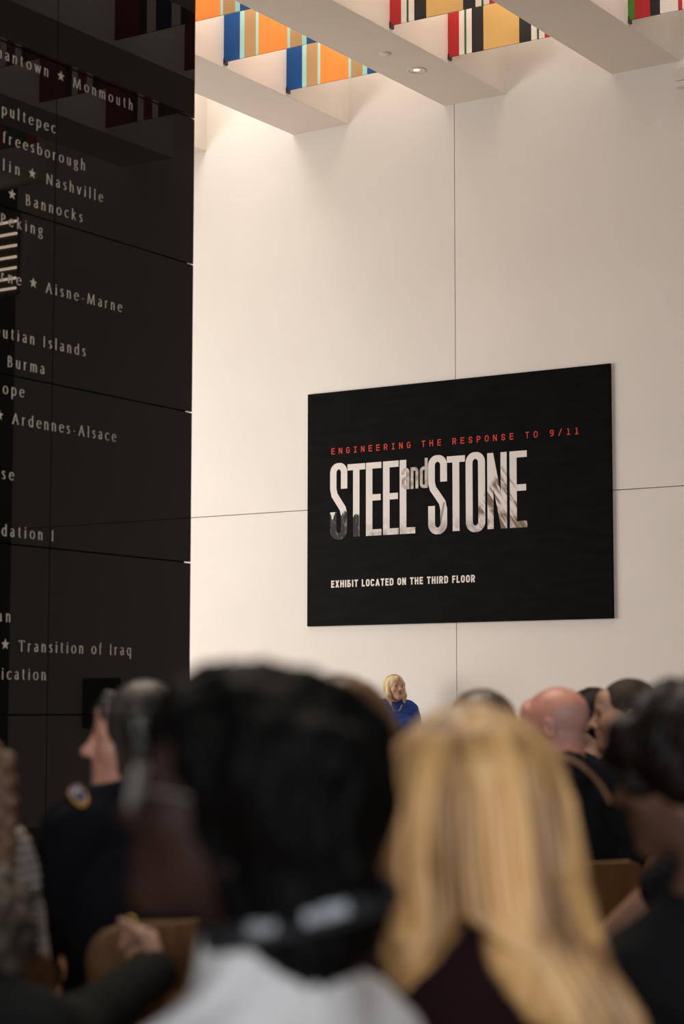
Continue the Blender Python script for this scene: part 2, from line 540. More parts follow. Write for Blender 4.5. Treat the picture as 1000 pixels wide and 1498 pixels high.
def engrave(L, text, u, v, track):
    for ch in text:
        w, strokes, ticks = SERIF[ch]
        for st in strokes:
            L.strip([((u + l[0] * CAP, v + l[1] * CAP), (u + r[0] * CAP, v + r[1] * CAP)) for l, r in ribbon(st, pen)])
        for t in ticks:
            hw = t[2] if len(t) > 2 else 0.085
            L.strip([((u + l[0] * CAP, v + l[1] * CAP), (u + r[0] * CAP, v + r[1] * CAP)) for l, r in ribbon([(t[0] - hw, t[1]), (t[0] + hw, t[1])], lambda a, c, s: 0.042)])
        u += w * CAP + track


def natural(text):
    return sum(SERIF[c][0] for c in text) * CAP


def star(L, u, v, r=0.031):
    pts = []
    for k in range(10):
        a = PI / 2 + k * PI / 5
        rr = r if k % 2 == 0 else r * 0.42
        pts.append((u + rr * math.cos(a), v + rr * math.sin(a)))
    L.poly(pts)


# (unseen start, visible text, where it starts and ends along the wall, baseline height, star or None)
LINES = [
    ('Germ', 'antown', 7.953, 8.310, 3.596, 8.418), ('', 'Monmouth', 8.525, 9.067, 3.596, None),
    ('Cha', 'pultepec', 7.935, 8.378, 3.282, None), ('Mur', 'freesborough', 7.947, 8.639, 3.126, None),
    ('Frank', 'lin', 7.951, 8.086, 2.970, 8.190), ('', 'Nashville', 8.308, 8.802, 2.973, None),
    ('', 'Bannocks', 8.141, 8.622, 2.815, 8.029), ('', 'Peking', 7.943, 8.284, 2.665, None),
    ('Mar', 'ne', 8.01, 8.111, 2.348, 8.214), ('', 'Aisne-Marne', 8.320, 8.988, 2.348, None),
    ('Ale', 'utian Islands', 7.977, 8.666, 2.034, None), ('', 'Burma', 8.017, 8.317, 1.880, None),
    ('Eur', 'ope', 7.984, 8.153, 1.725, None), ('', 'Ardennes-Alsace', 8.064, 8.949, 1.568, 7.960),
    ('Defen', 'se', 7.988, 8.081, 1.255, None), ('Consoli', 'dation I', 7.996, 8.417, 0.944, None),
    ('Afghanist', 'an', 7.975, 8.076, 0.477, None), ('', 'Transition of Iraq', 8.146, 9.113, 0.320, 8.039),
    ('Pacif', 'ication', 8.016, 8.370, 0.165, None),
]
for pre, txt, u0, u1, v, st in LINES:
    L = Letters((XB + 0.0004, 0, H), (0, 1, 0), (0, 0, 1), (1, 0, 0), 0.0012)
    tr = (u1 - u0 - natural(txt)) / max(1, len(txt) - 1)
    pu = u0 - natural(pre) - tr * len(pre)
    engrave(L, pre + txt, pu, v, tr)
    if st:
        star(L, st, v + 0.034)
    L.mb.build('lettering', M_ETCH, wall_left)


# ---- upright sans for the exhibit sign: constant stroke in a W x H box
def sans(ch, W, Hh, t, r, th=None):
    th = th or t
    a, c, e, g = t / 2, W - t / 2, th / 2, Hh - th / 2
    r = min(r, (c - a) / 2)
    m = Hh * .52

    def q(cx, cy, a0, a1):
        return arc(cx, cy, r, r, a0, a1, 7)
    if ch == 'O' or ch == '0':
        p = q(c - r, g - r, 0, 90) + q(a + r, g - r, 90, 180) + q(a + r, e + r, 180, 270) + q(c - r, e + r, 270, 360)
        return [[(c, Hh / 2)] + p + [(c, Hh / 2)]]
    if ch == 'S':
        rr = r
        return [[(c, Hh * .66)] + q(c - r, g - r, 0, 90) + q(a + r, g - r, 90, 180) + [(a, Hh * .66), (a + (c - a) * .12, Hh * .58), (a + (c - a) * .88, Hh * .40), (c, Hh * .31)]
                + q(c - r, e + r, 0, -90) + q(a + r, e + r, -90, -180) + [(a, Hh * .36)]]
    if ch == 'T':
        return [[(0, g), (W, g)], [(W / 2, 0), (W / 2, g)]]
    if ch == 'E':
        return [[(a, 0), (a, Hh)], [(a, g), (W, g)], [(a, m), (W * .95, m)], [(a, e), (W, e)]]
    if ch == 'F':
        return [[(a, 0), (a, Hh)], [(a, g), (W, g)], [(a, m), (W * .92, m)]]
    if ch == 'L':
        return [[(a, 0), (a, Hh)], [(a, e), (W, e)]]
    if ch == 'N':
        return [[(a, 0), (a, Hh)], [(c, 0), (c, Hh)], [(a, Hh - t * .2), (c, t * .2)]]
    if ch == 'H':
        return [[(a, 0), (a, Hh)], [(c, 0), (c, Hh)], [(a, m), (c, m)]]
    if ch == 'I':
        return [[(W / 2, 0), (W / 2, Hh)]]
    if ch == 'J':
        return [[(c, Hh), (c, e + r)] + q(c - r, e + r, 0, -90) + q(a + r, e + r, -90, -180)]
    if ch == 'i':   # capital I with bars
        return [[(W / 2, 0), (W / 2, Hh)], [(W * .08, g), (W * .92, g)], [(W * .08, e), (W * .92, e)]]
    if ch == '1':
        return [[(W * .56, 0), (W * .56, Hh)], [(W * .18, g - t * .2), (W * .56, g)], [(W * .12, e), (W, e)]]
    if ch == 'G':
        return [[(c, Hh * .70)] + q(c - r, g - r, 0, 90) + q(a + r, g - r, 90, 180) + q(a + r, e + r, 180, 270) + q(c - r, e + r, 270, 360) + [(c, m * .92), (W * .55, m * .92)]]
    if ch == 'C':
        return [[(c, Hh * .70)] + q(c - r, g - r, 0, 90) + q(a + r, g - r, 90, 180) + q(a + r, e + r, 180, 270) + q(c - r, e + r, 270, 360) + [(c, Hh * .31)]]
    if ch in 'RP':
        m2 = Hh * .46
        rr = min(r, (g - m2) / 2)
        bowl = [(a, g), (c - rr, g)] + arc(c - rr, g - rr, rr, rr, 90, 0, 7) + arc(c - rr, m2 + rr, rr, rr, 0, -90, 7) + [(a, m2)]
        s = [[(a, 0), (a, Hh)], bowl]
        if ch == 'R':
            s.append([(W * .52, m2), (c, 0)])
        return s
    if ch == 'B':
        rr = min(r, Hh * .2)
        return [[(a, 0), (a, Hh)], [(a, g), (c - rr, g)] + arc(c - rr, g - rr, rr, rr, 90, 0, 6) + arc(c - rr, m + rr, rr, rr, 0, -90, 6) + [(a, m)],
                [(c - rr, m)] + arc(c - rr, m - rr, rr, rr, 90, 0, 6) + arc(c - rr, e + rr, rr, rr, 0, -90, 6) + [(a, e)]]
    if ch == 'D':
        return [[(a, 0), (a, Hh)], [(a, g)] + q(c - r, g - r, 90, 0) + q(c - r, e + r, 0, -90) + [(a, e)]]
    if ch == 'A':
        return [[(a * .9, 0), (W / 2, Hh - t * .2)], [(W / 2, Hh - t * .2), (W - a * .9, 0)], [(W * .22, Hh * .26), (W * .78, Hh * .26)]]
    if ch == 'X':
        return [[(a, 0), (c, Hh)], [(a, Hh), (c, 0)]]
    if ch == '9':
        m2 = Hh * .44
        rr = min(r, (g - m2) / 2)
        p = arc(c - rr, g - rr, rr, rr, 0, 90, 6) + arc(a + rr, g - rr, rr, rr, 90, 180, 6) + arc(a + rr, m2 + rr, rr, rr, 180, 270, 6) + [(c, m2)]
        return [p, [(c, g - rr), (c, e + r)] + q(c - r, e + r, 0, -90) + [(a, e)]]
    if ch == '/':
        return [[(W * .1, -Hh * .04), (W * .9, Hh * 1.04)]]
    if ch == 'a':
        x = Hh
        rr = min(r, (c - a) / 2)
        return [[(a, x * .70)] + arc(a + rr, g - rr, rr, rr, 180, 90, 6) + arc(c - rr, g - rr, rr, rr, 90, 0, 6) + [(c, 0)],
                [(c, x * .56), (a + rr, x * .50)] + arc(a + rr, x * .40, rr, x * .10, 90, 180, 5) + arc(a + rr, e + rr, rr, rr, 180, 270, 6) + [(c, x * .20)]]
    if ch == 'n':
        return [[(a, 0), (a, Hh)], [(a, g - r)] + q(a + r, g - r, 180, 90) + q(c - r, g - r, 90, 0) + [(c, 0)]]
    if ch == 'd':
        x = Hh * .72
        gg = x - t / 2
        return [[(c, 0), (c, Hh)], [(c, gg)] + arc(a + r, gg - r, r, r, 90, 180, 6) + q(a + r, e + r, 180, 270) + [(c, e)]]
    return []


SX, SZ = (-10.862 - 7.60) / 2, H + (0.81 + 3.088) / 2
SW, SH = 10.862 - 7.60, 3.088 - 0.81
sign = empty('exhibit_sign', (SX, WY, SZ))
tag(sign, 'large black exhibit sign board with red and white lettering on the white wall', 'sign')
MB().box((-SW / 2, -0.030, -SH / 2), (SW / 2, -0.001, SH / 2), 0, 0.002).build('board', M_BOARD, sign)


def put(L, text, u0, u1, v, cap, t, r, wrel, last=None):
    """text set in equal boxes (wrel overrides a letter's width); fills u0..u1"""
    ws = [wrel.get(c, wrel['*']) * cap for c in text]
    gap = (u1 - u0 - sum(ws)) / (len(text) - 1)
    u = u0
    for c, w in zip(text, ws):
        for st in sans('i' if c == 'I' and wrel.get('bar') else c, w, cap, t, r):
            L.strip([((u + l[0], v + l[1]), (u + q[0], v + q[1])) for l, q in ribbon(st, lambda a, d, s: t)])
        u += w + gap


def SL():
    return Letters((0, -0.0300, 0), (1, 0, 0), (0, 0, 1), (0, -1, 0), 0.0012)


ou, ov = -SX, H - SZ      # room coordinates to sign coordinates
L = SL()
put(L, 'ENGINEERING THE RESPONSE TO 9/11', -10.582 + ou, -7.918 + ou, 2.474 + ov, 0.060, 0.0092, 0.014, {'*': .66, ' ': .5, 'I': .62, 'bar': 1, '/': .6, '1': .6})
L.mb.build('tagline_lettering', M_RED, sign)
L = SL()
put(L, 'EXHIBIT LOCATED ON THE THIRD FLOOR', -10.581 + ou, -8.991 + ou, 1.177 + ov, 0.069, 0.0140, 0.015, {'*': .60, ' ': .28, 'I': .22, 'E': .52, 'L': .50, 'F': .50, 'T': .58, 'A': .68, 'X': .64})
L.mb.build('direction_lettering', M_SIGNWHITE, sign)

# the big title, printed with a picture of trees and leaning wreckage inside the letters
mt = bpy.data.materials.new('title_picture')
mt.use_nodes = True
nt = mt.node_tree
bs = nt.nodes['Principled BSDF']
bs.inputs['Roughness'].default_value = 0.6
bs.inputs['Specular IOR Level'].default_value = 0.2
tc = nt.nodes.new('ShaderNodeTexCoord')
sep = nt.nodes.new('ShaderNodeSeparateXYZ')
nt.links.new(tc.outputs['Object'], sep.inputs[0])


def nmath(op, a, b_=None, c_=None, clamp=False):
    n_ = nt.nodes.new('ShaderNodeMath')
    n_.operation = op
    n_.use_clamp = clamp
    for i, x in enumerate((a, b_, c_)):
        if x is None:
            continue
        if isinstance(x, (int, float)):
            n_.inputs[i].default_value = x
        else:
            nt.links.new(x, n_.inputs[i])
    return n_.outputs[0]


def nnoise(scale, stretch=(1, 1, 1), rot=0.0, detail=5):
    m0 = nt.nodes.new('ShaderNodeMapping')
    m0.inputs['Rotation'].default_value = (0, rot, 0)
    mp = nt.nodes.new('ShaderNodeMapping')
    mp.inputs['Scale'].default_value = stretch
    nz = nt.nodes.new('ShaderNodeTexNoise')
    nz.inputs['Scale'].default_value = scale
    nz.inputs['Detail'].default_value = detail
    nt.links.new(tc.outputs['Object'], m0.inputs[0])
    nt.links.new(m0.outputs[0], mp.inputs[0])
    nt.links.new(mp.outputs[0], nz.inputs['Vector'])
    return nz.outputs['Fac']


def ncol(fac, base, rgb):
    mx = nt.nodes.new('ShaderNodeMix')
    mx.data_type = 'RGBA'
    nt.links.new(fac, mx.inputs['Factor'])
    if isinstance(base, tuple):
        mx.inputs['A'].default_value = base
    else:
        nt.links.new(base, mx.inputs['A'])
    if isinstance(rgb, tuple):
        mx.inputs['B'].default_value = rgb
    else:
        nt.links.new(rgb, mx.inputs['B'])
    return mx.outputs['Result']


X, Z = sep.outputs['X'], sep.outputs['Z']
TB, TT = 1.655 + ov, 2.368 + ov      # title foot and head
haze = nmath('MULTIPLY', nmath('MULTIPLY_ADD', Z, -5.5, 5.5 * (TB + 0.20), clamp=True), nmath('MULTIPLY_ADD', nnoise(14), 3.0, -1.0, clamp=True), clamp=True)
colr = ncol(haze, (0.76, 0.71, 0.675, 1), (0.36, 0.32, 0.30, 1))
# dark trees at the foot of the first letters
edge = nmath('MULTIPLY_ADD', nnoise(16, (1.6, 1, .4), 0, 3), 0.36, TB + 0.02)
slope = nmath('MULTIPLY_ADD', X, -0.85, -0.85 * (10.30 - ou) * 1.0)
tree = nmath('MULTIPLY', nmath('MULTIPLY', nmath('SUBTRACT', nmath('ADD', edge, 0.05), Z), 40, clamp=True), nmath('MULTIPLY_ADD', X, -30, -30 * (10.235 - ou), clamp=True))
colr = ncol(nmath('MULTIPLY', tree, nmath('MULTIPLY_ADD', nnoise(24, (1.5, 1, .6)), 1.6, .30, clamp=True), clamp=True), colr, (0.022, 0.021, 0.021, 1))
# leaning steel over the last letters
lean = nmath('MULTIPLY_ADD', nnoise(13, (2.6, 1, .22), math.radians(36), 3), 9.0, -4.0, clamp=True)
zone = nmath('MULTIPLY', nmath('MULTIPLY_ADD', X, 14, 14 * (9.03 - ou), clamp=True),
             nmath('MULTIPLY', nmath('SUBTRACT', nmath('MULTIPLY_ADD', nmath('ABSOLUTE', nmath('ADD', X, 8.70 - ou)), -1.3, TB + 0.60), Z), 14, clamp=True))
zone = nmath('MULTIPLY', zone, nmath('MULTIPLY_ADD', nnoise(7), 6, -2.0, clamp=True), clamp=True)
colr = ncol(nmath('MULTIPLY', zone, lean, clamp=True), colr, (0.20, 0.135, 0.095, 1))
spec1 = nmath('MULTIPLY', nmath('MULTIPLY', nmath('SUBTRACT', 0.016, nmath('ABSOLUTE', nmath('ADD', nmath('MULTIPLY_ADD', Z, -0.22, 0.22 * (TB + .15)), nmath('ADD', X, 9.345 - ou)))), 90, clamp=True),
              nmath('MULTIPLY', nmath('MULTIPLY', nmath('SUBTRACT', TB + .29, Z), 60, clamp=True), nmath('MULTIPLY', nmath('SUBTRACT', Z, TB + .05), 30, clamp=True)))
colr = ncol(nmath('MULTIPLY', spec1, 0.8), colr, (0.16, 0.13, 0.11, 1))
nt.links.new(colr, bs.inputs['Base Color'])

L = SL()
T = 0.073
CAPT = 0.705
for ch, a0, a1 in (('S', -10.595, -10.397), ('T', -10.394, -10.193), ('E', -10.183, -10.008), ('E', -9.990, -9.815), ('L', -9.803, -9.632),
                   ('S', -9.490, -9.285), ('T', -9.286, -9.092), ('O', -9.084, -8.879), ('N', -8.855, -8.651), ('E', -8.622, -8.443)):
    ex = 0.02 if ch in 'SO' else 0.0
    for st in sans(ch, a1 - a0, CAPT + 2 * ex, T if ch != 'N' else .064, 0.11, 0.060):
        rb = ribbon(st, lambda a, d, s: (0.060 + (T - 0.060) * d ** .7) if ch != 'N' else .064)
        L.strip([((a0 + ou + l[0], 1.660 + ov - ex + l[1]), (a0 + ou + q[0], 1.660 + ov - ex + q[1])) for l, q in rb])
L.mb.build('title_lettering', mt, sign)
L = SL()
L.d = 0.003
for ch, a0, a1, hh in (('a', -9.782, -9.694, .205), ('n', -9.681, -9.596, .205), ('d', -9.579, -9.494, .285)):
    for st in sans(ch, a1 - a0, hh, 0.031, 0.032):
        L.strip([((a0 + ou + l[0], 2.083 + ov + l[1]), (a0 + ou + q[0], 2.083 + ov + q[1])) for l, q in ribbon(st, lambda a, d, s: 0.031)])
L.mb.build('conjunction_lettering', mat('and_print', (0.62, 0.56, 0.51), 0.6, 0.2, rgb2=(0.34, 0.28, 0.24), scale=22), sign)

# dark flat screen on the white wall beyond the frame, mirrored in the granite
o = empty('wall_screen', (-1.45, WY, 1.32))
tag(o, 'dark flat screen on the white wall, seen mirrored in the black granite', 'screen')
MB().box((-0.24, -0.05, -0.26), (0.24, 0.0, 0.26), 0, 0.008).build('screen_frame', M_DARKMETAL, o)
MB().box((-0.22, -0.053, -0.24), (0.22, -0.049, 0.24), 0).build('screen_glass', mat('screen_glass', (0.01, 0.01, 0.011), 0.1, 0.5, noise=0.1), o)


# ------------------------------------------------------------------ bent plywood chairs
def sheet(rows, thick):
    """rows of points (a grid) thickened into a closed board; normals taken from the grid"""
    G = np.array(rows, float)
    du = np.gradient(G, axis=1)
    dv = np.gradient(G, axis=0)
    N = np.cross(du, dv)
    N /= np.linalg.norm(N, axis=2, keepdims=True) + 1e-9
    A, B = G + N * thick / 2, G - N * thick / 2
    r, c = G.shape[:2]
    V = np.concatenate([A.reshape(-1, 3), B.reshape(-1, 3)])
    F, M = [], []
    k = r * c
    for i in range(r - 1):
        for j in range(c - 1):
            a = i * c + j
            F.append((a, a + 1, a + c + 1, a + c)); M.append(0)
            F.append((k + a, k + a + c, k + a + c + 1, k + a + 1)); M.append(0)
    rim = [j for j in range(c)] + [i * c + c - 1 for i in range(1, r)] + [(r - 1) * c + j for j in range(c - 2, -1, -1)] + [i * c for i in range(r - 2, 0, -1)]
    for i in range(len(rim)):
        a, b_ = rim[i], rim[(i + 1) % len(rim)]
        F.append((a, k + a, k + b_, b_)); M.append(1)
    return V, F, M


def chair_proto():
    t = empty('plywood_chair', (0, 0, 0))
    rows = []
    nv = 22
    for i in range(nv + 1):
        v = i / nv
        z = 0.50 + 0.32 * v
        w = 0.175 + 0.05 * v
        rt, rb = 0.085, 0.05
        zt, zb = 0.82 - z, z - 0.50
        if zt < rt:
            w -= rt - math.sqrt(max(0, rt * rt - (rt - zt) ** 2))
        if zb < rb:
            w -= rb - math.sqrt(max(0, rb * rb - (rb - zb) ** 2))
        rows.append([(u * w, -0.215 - 0.05 * v + 0.062 * (u * w / 0.22) ** 2, z) for u in np.linspace(-1, 1, 21)])
    mesh_obj('backrest', *sheet(rows, 0.012)[:2], [M_WOOD, M_WOODEDGE], t, True, sheet(rows, 0.012)[2])
    rows = []
    for i in range(17):
        v = i / 16
        y = -0.19 + 0.42 * v
        w = 0.20 + 0.015 * math.sin(v * PI)
        e = min(v, 1 - v)
        if e < 0.16:
            w -= 0.07 * (1 - math.sqrt(max(0.0, 1 - (1 - e / 0.16) ** 2)))
        rows.append([(u * w, y, 0.402 + 0.014 * u * u - 0.02 * max(0, v - 0.8) / 0.2) for u in np.linspace(-1, 1, 15)])
    V, F, M = sheet(rows, 0.012)
    mesh_obj('seat', V, F, [M_WOOD, M_WOODEDGE], t, True, M)
    for sx in (-1, 1):
        MB().tube([(sx * 0.17, 0.15, 0.386), (sx * 0.19, 0.20, 0.0)], 0.010).build('leg', M_STEEL, t, True)
        MB().tube([(sx * 0.17, -0.15, 0.386), (sx * 0.19, -0.25, 0.0)], 0.010).build('leg', M_STEEL, t, True)
    q = MB()
    for sx in (-1, 1):
        q.tube([(sx * 0.17, 0.17, 0.384), (sx * 0.17, -0.16, 0.384), (sx * 0.165, -0.232, 0.42), (sx * 0.15, -0.232, 0.53)], 0.009)
    q.tube([(-0.17, 0.1, 0.384), (0.17, 0.1, 0.384)], 0.009).tube([(-0.17, -0.1, 0.384), (0.17, -0.1, 0.384)], 0.009)
    q.build('seat_frame', M_STEEL, t, True)
    return t


CHAIR0 = chair_proto()
USED = []


def place_chair(loc, rz, label):
    if not USED:
        r = CHAIR0
    else:
        r = CHAIR0.copy()
        COL.objects.link(r)
        for ch in list(CHAIR0.children):
            c = ch.copy()
            COL.objects.link(c)
            c.parent = r
    USED.append(r)
    r.location = loc
    r.rotation_euler = (0, 0, rz)
    tag(r, label, 'chair', 'bent plywood chairs of the audience')
    return r


# ------------------------------------------------------------------ smooth solids: distance fields turned into one continuous mesh
def Rx(a):
    c, s = math.cos(a), math.sin(a)
    return np.array([[1, 0, 0], [0, c, -s], [0, s, c]])


def Ry(a):
    c, s = math.cos(a), math.sin(a)
    return np.array([[c, 0, s], [0, 1, 0], [-s, 0, c]])


def Rz(a):
    c, s = math.cos(a), math.sin(a)
    return np.array([[c, -s, 0], [s, c, 0], [0, 0, 1]])


I3 = np.eye(3)


def cap(a, b_, ra, rb=None, k=0.02, op='add'):
    return dict(t='cap', a=np.array(a, float), b=np.array(b_, float), ra=ra, rb=ra if rb is None else rb, k=k, op=op)


def ell(c, r, k=0.02, R=I3, op='add'):
    return dict(t='ell', c=np.array(c, float), r=np.array(r if hasattr(r, '__len__') else (r, r, r), float), R=R, k=k, op=op)


def loft(levels, k=0.02, R=I3, o=(0, 0, 0)):
    """levels of (z, cx, cy, rx, ry), top first; in a frame turned by R about o"""
    return dict(t='loft', L=np.array(sorted(levels), float), R=R, o=np.array(o, float), k=k, op='add')


def plane(p, n, k=0.005):
    """keeps the side the normal points away from"""
    n = np.array(n, float)
    return dict(t='plane', c=np.array(p, float), n=n / np.linalg.norm(n), k=k, op='cut')


def move(prims, R, o):
    out = []
    o = np.array(o, float)
    for p in prims:
        p = dict(p)
        if p['t'] == 'cap':
            p['a'], p['b'] = R @ p['a'] + o, R @ p['b'] + o
        elif p['t'] == 'ell':
            p['c'], p['R'] = R @ p['c'] + o, R @ p['R']
        elif p['t'] == 'loft':
            p['R'], p['o'] = R @ p['R'], R @ p['o'] + o
        else:
            p['c'], p['n'] = R @ p['c'] + o, R @ p['n']
        out.append(p)
    return out


def grow(prims, t):
    out = []
    for p in prims:
        p = dict(p)
        if p['t'] == 'cap':
            p['ra'], p['rb'] = p['ra'] + t, p['rb'] + t
        elif p['t'] == 'ell':
            p['r'] = p['r'] + t
        out.append(p)
    return out


def extent(p):
    if p['t'] == 'cap':
        return np.minimum(p['a'] - p['ra'], p['b'] - p['rb']), np.maximum(p['a'] + p['ra'], p['b'] + p['rb'])
    if p['t'] == 'ell':
        e = np.abs(p['R']) @ p['r']
        return p['c'] - e, p['c'] + e
    if p['t'] == 'loft':
        L = p['L']
        m = np.max(L[:, 3:], axis=1)
        pts = np.concatenate([np.c_[L[:, 1] - m, L[:, 2] - m, L[:, 0]], np.c_[L[:, 1] + m, L[:, 2] + m, L[:, 0]], np.c_[L[:, 1] - m, L[:, 2] + m, L[:, 0]], np.c_[L[:, 1] + m, L[:, 2] - m, L[:, 0]]])
        pts = pts @ p['R'].T + p['o']
        return pts.min(0), pts.max(0)
    return None


def raw(p, Q):
    if p['t'] == 'cap':
        ba = p['b'] - p['a']
        pa = Q - p['a']
        h = np.clip((pa @ ba) / (ba @ ba + 1e-12), 0, 1)
        return np.linalg.norm(pa - h[:, None] * ba, axis=1) - (p['ra'] + (p['rb'] - p['ra']) * h)
    if p['t'] == 'ell':
        q = (Q - p['c']) @ p['R']
        k0 = np.linalg.norm(q / p['r'], axis=1)
        k1 = np.linalg.norm(q / (p['r'] ** 2), axis=1)
        return np.where(k0 < 1e-4, -p['r'].min(), k0 * (k0 - 1.0) / (k1 + 1e-9))
    if p['t'] == 'loft':
        q = (Q - p['o']) @ p['R']
        L = p['L']
        z = q[:, 2]
        zc = np.clip(z, L[0, 0], L[-1, 0])
        cx, cy, rx, ry = [np.interp(zc, L[:, 0], L[:, i]) for i in (1, 2, 3, 4)]
        x, y = (q[:, 0] - cx), (q[:, 1] - cy)
        k0 = np.sqrt((x / rx) ** 2 + (y / ry) ** 2)
        k1 = np.sqrt((x / rx ** 2) ** 2 + (y / ry ** 2) ** 2)
        d = np.where(k0 < 1e-4, -np.minimum(rx, ry), k0 * (k0 - 1) / (k1 + 1e-9))
        dz = np.abs(z - zc)
        return np.where(dz > 0, np.sqrt(np.maximum(d, 0) ** 2 + dz ** 2) + np.minimum(d, 0) * 0, d)
    return (Q - p['c']) @ p['n']


def field(prims, Q, disp=None):
    d = np.full(len(Q), 0.3)
    for p in prims:
        k = p['k']
        ex = extent(p)
        if ex is not None:
            m = 0.05 + k
            sel = np.where(np.all((Q > ex[0] - m) & (Q < ex[1] + m), axis=1))[0]
        else:
            sel = np.arange(len(Q))
        if not len(sel):
            continue
        r = raw(p, Q[sel])
        a = d[sel]
        if p['op'] == 'add':
            h = np.clip(0.5 + 0.5 * (a - r) / k, 0, 1)
            d[sel] = a * (1 - h) + r * h - k * h * (1 - h)
        else:
            r = -r if p['op'] == 'sub' else r
            h = np.clip(0.5 - 0.5 * (a - r) / k, 0, 1)
            d[sel] = a * (1 - h) + r * h + k * h * (1 - h)
    if disp is not None:
        d = d + disp(Q)
    return d


def solid(prims, vox, disp=None):
    """surface nets over the blocks of the grid near the surface"""
    ex = [extent(p) for p in prims if p['op'] == 'add']
    lo = np.min([e[0] for e in ex], axis=0) - 0.03
    hi = np.max([e[1] for e in ex], axis=0) + 0.03
    B = 4
    nb = np.ceil((hi - lo) / (vox * B)).astype(int) + 1
    g = [np.arange(n_) for n_ in nb]
    C = np.stack(np.meshgrid(*g, indexing='ij'), -1).reshape(-1, 3)
    centre = lo + (C + 0.5) * vox * B
    dc = field(prims, centre, disp)
    act = np.abs(dc) < vox * B * 1.35 + 0.012
    Fd = np.repeat(np.repeat(np.repeat(np.where(dc < 0, -0.1, 0.1).reshape(nb), B, 0), B, 1), B, 2).astype(np.float32)
    off = np.stack(np.meshgrid(*[np.arange(B)] * 3, indexing='ij'), -1).reshape(-1, 3)
    idx = (C[act][:, None, :] * B + off[None]).reshape(-1, 3)
    vals = np.empty(len(idx), np.float32)
    for s in range(0, len(idx), 400000):
        vals[s:s + 400000] = field(prims, lo + idx[s:s + 400000] * vox, disp)
    Fd[idx[:, 0], idx[:, 1], idx[:, 2]] = vals
    Sg = Fd < 0
    n0, n1, n2 = [x - 1 for x in Fd.shape]
    cnt = np.zeros((n0, n1, n2), np.uint8)
    for i in (0, 1):
        for j in (0, 1):
            for k in (0, 1):
                cnt += Sg[i:i + n0, j:j + n1, k:k + n2]
    cells = np.argwhere((cnt > 0) & (cnt < 8))
    ids = np.full((n0, n1, n2), -1, np.int32)
    ids[cells[:, 0], cells[:, 1], cells[:, 2]] = np.arange(len(cells))
    acc = np.zeros((len(cells), 3))
    num = np.zeros(len(cells))
    cor = [(i, j, k) for i in (0, 1) for j in (0, 1) for k in (0, 1)]
    for a in cor:
        for ax in range(3):
            if a[ax]:
                continue
            b_ = list(a)
            b_[ax] = 1
            fa = Fd[cells[:, 0] + a[0], cells[:, 1] + a[1], cells[:, 2] + a[2]].astype(float)
            fb = Fd[cells[:, 0] + b_[0], cells[:, 1] + b_[1], cells[:, 2] + b_[2]].astype(float)
            cr = (fa < 0) != (fb < 0)
            t = np.where(cr, fa / np.where(cr, fa - fb, 1), 0)
            pt = np.tile(np.array(a, float), (len(cells), 1))
            pt[:, ax] = t
            acc += pt * cr[:, None]
            num += cr
    V = lo + (cells + acc / num[:, None]) * vox
    Q = []
    for ax in range(3):
        o1, o2 = [(1, 2), (2, 0), (0, 1)][ax]
        sl0 = [slice(0, -1)] * 3
        sl1 = [slice(0, -1)] * 3
        sl1[ax] = slice(1, None)
        A, Bq = Sg[tuple(sl0)], Sg[tuple(sl1)]
        e = np.argwhere(A != Bq)
        e = e[(e[:, o1] > 0) & (e[:, o2] > 0)]
        inv = A[e[:, 0], e[:, 1], e[:, 2]]

        def cid(d1, d2):
            c = e.copy()
            c[:, o1] -= d1
            c[:, o2] -= d2
            return ids[c[:, 0], c[:, 1], c[:, 2]]
        q = np.stack([cid(1, 1), cid(0, 1), cid(0, 0), cid(1, 0)], 1)
        q[~inv] = q[~inv][:, ::-1]
        Q.append(q)
    Q = np.concatenate(Q)
    Q = Q[(Q >= 0).all(1)]
    return V, Q


def solid_obj(name, prims, vox, mats, parent, disp=None, fmat=None):
    V, Q = solid(prims, vox, disp)
    fm = None
    if fmat is not None:
        fm = fmat(V[Q].mean(1))
    return mesh_obj(name, V, Q, mats, parent, True, fm)


# ------------------------------------------------------------------ people
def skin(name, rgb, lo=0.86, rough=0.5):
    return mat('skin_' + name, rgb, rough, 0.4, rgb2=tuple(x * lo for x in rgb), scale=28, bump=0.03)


def cloth(name, rgb, rough=0.9, bump=0.25, scale=220):
    return mat('cloth_' + name, rgb, rough, 0.15, noise=0.18, scale=scale, bump=bump, sheen=0.0)


def hairmat(name, a, b_, rough=0.42, scale=16, sz=0.10, spec=0.45):
    return mat('hair_' + name, a, rough, spec, rgb2=b_, scale=scale, stretch=(1.6, 1.6, sz), lo=0.36, hi=0.62, bump=0.35, detail=6)


M_EYE = mat('eye_white', (0.62, 0.58, 0.54), 0.2, noise=0.05)
M_IRIS = mat('eye_iris', (0.03, 0.02, 0.015), 0.15, noise=0.2)
M_TROUSER = cloth('dark_trousers', (0.02, 0.02, 0.024))
M_SHOE = mat('black_shoe', (0.012, 0.012, 0.012), 0.4, noise=0.2)


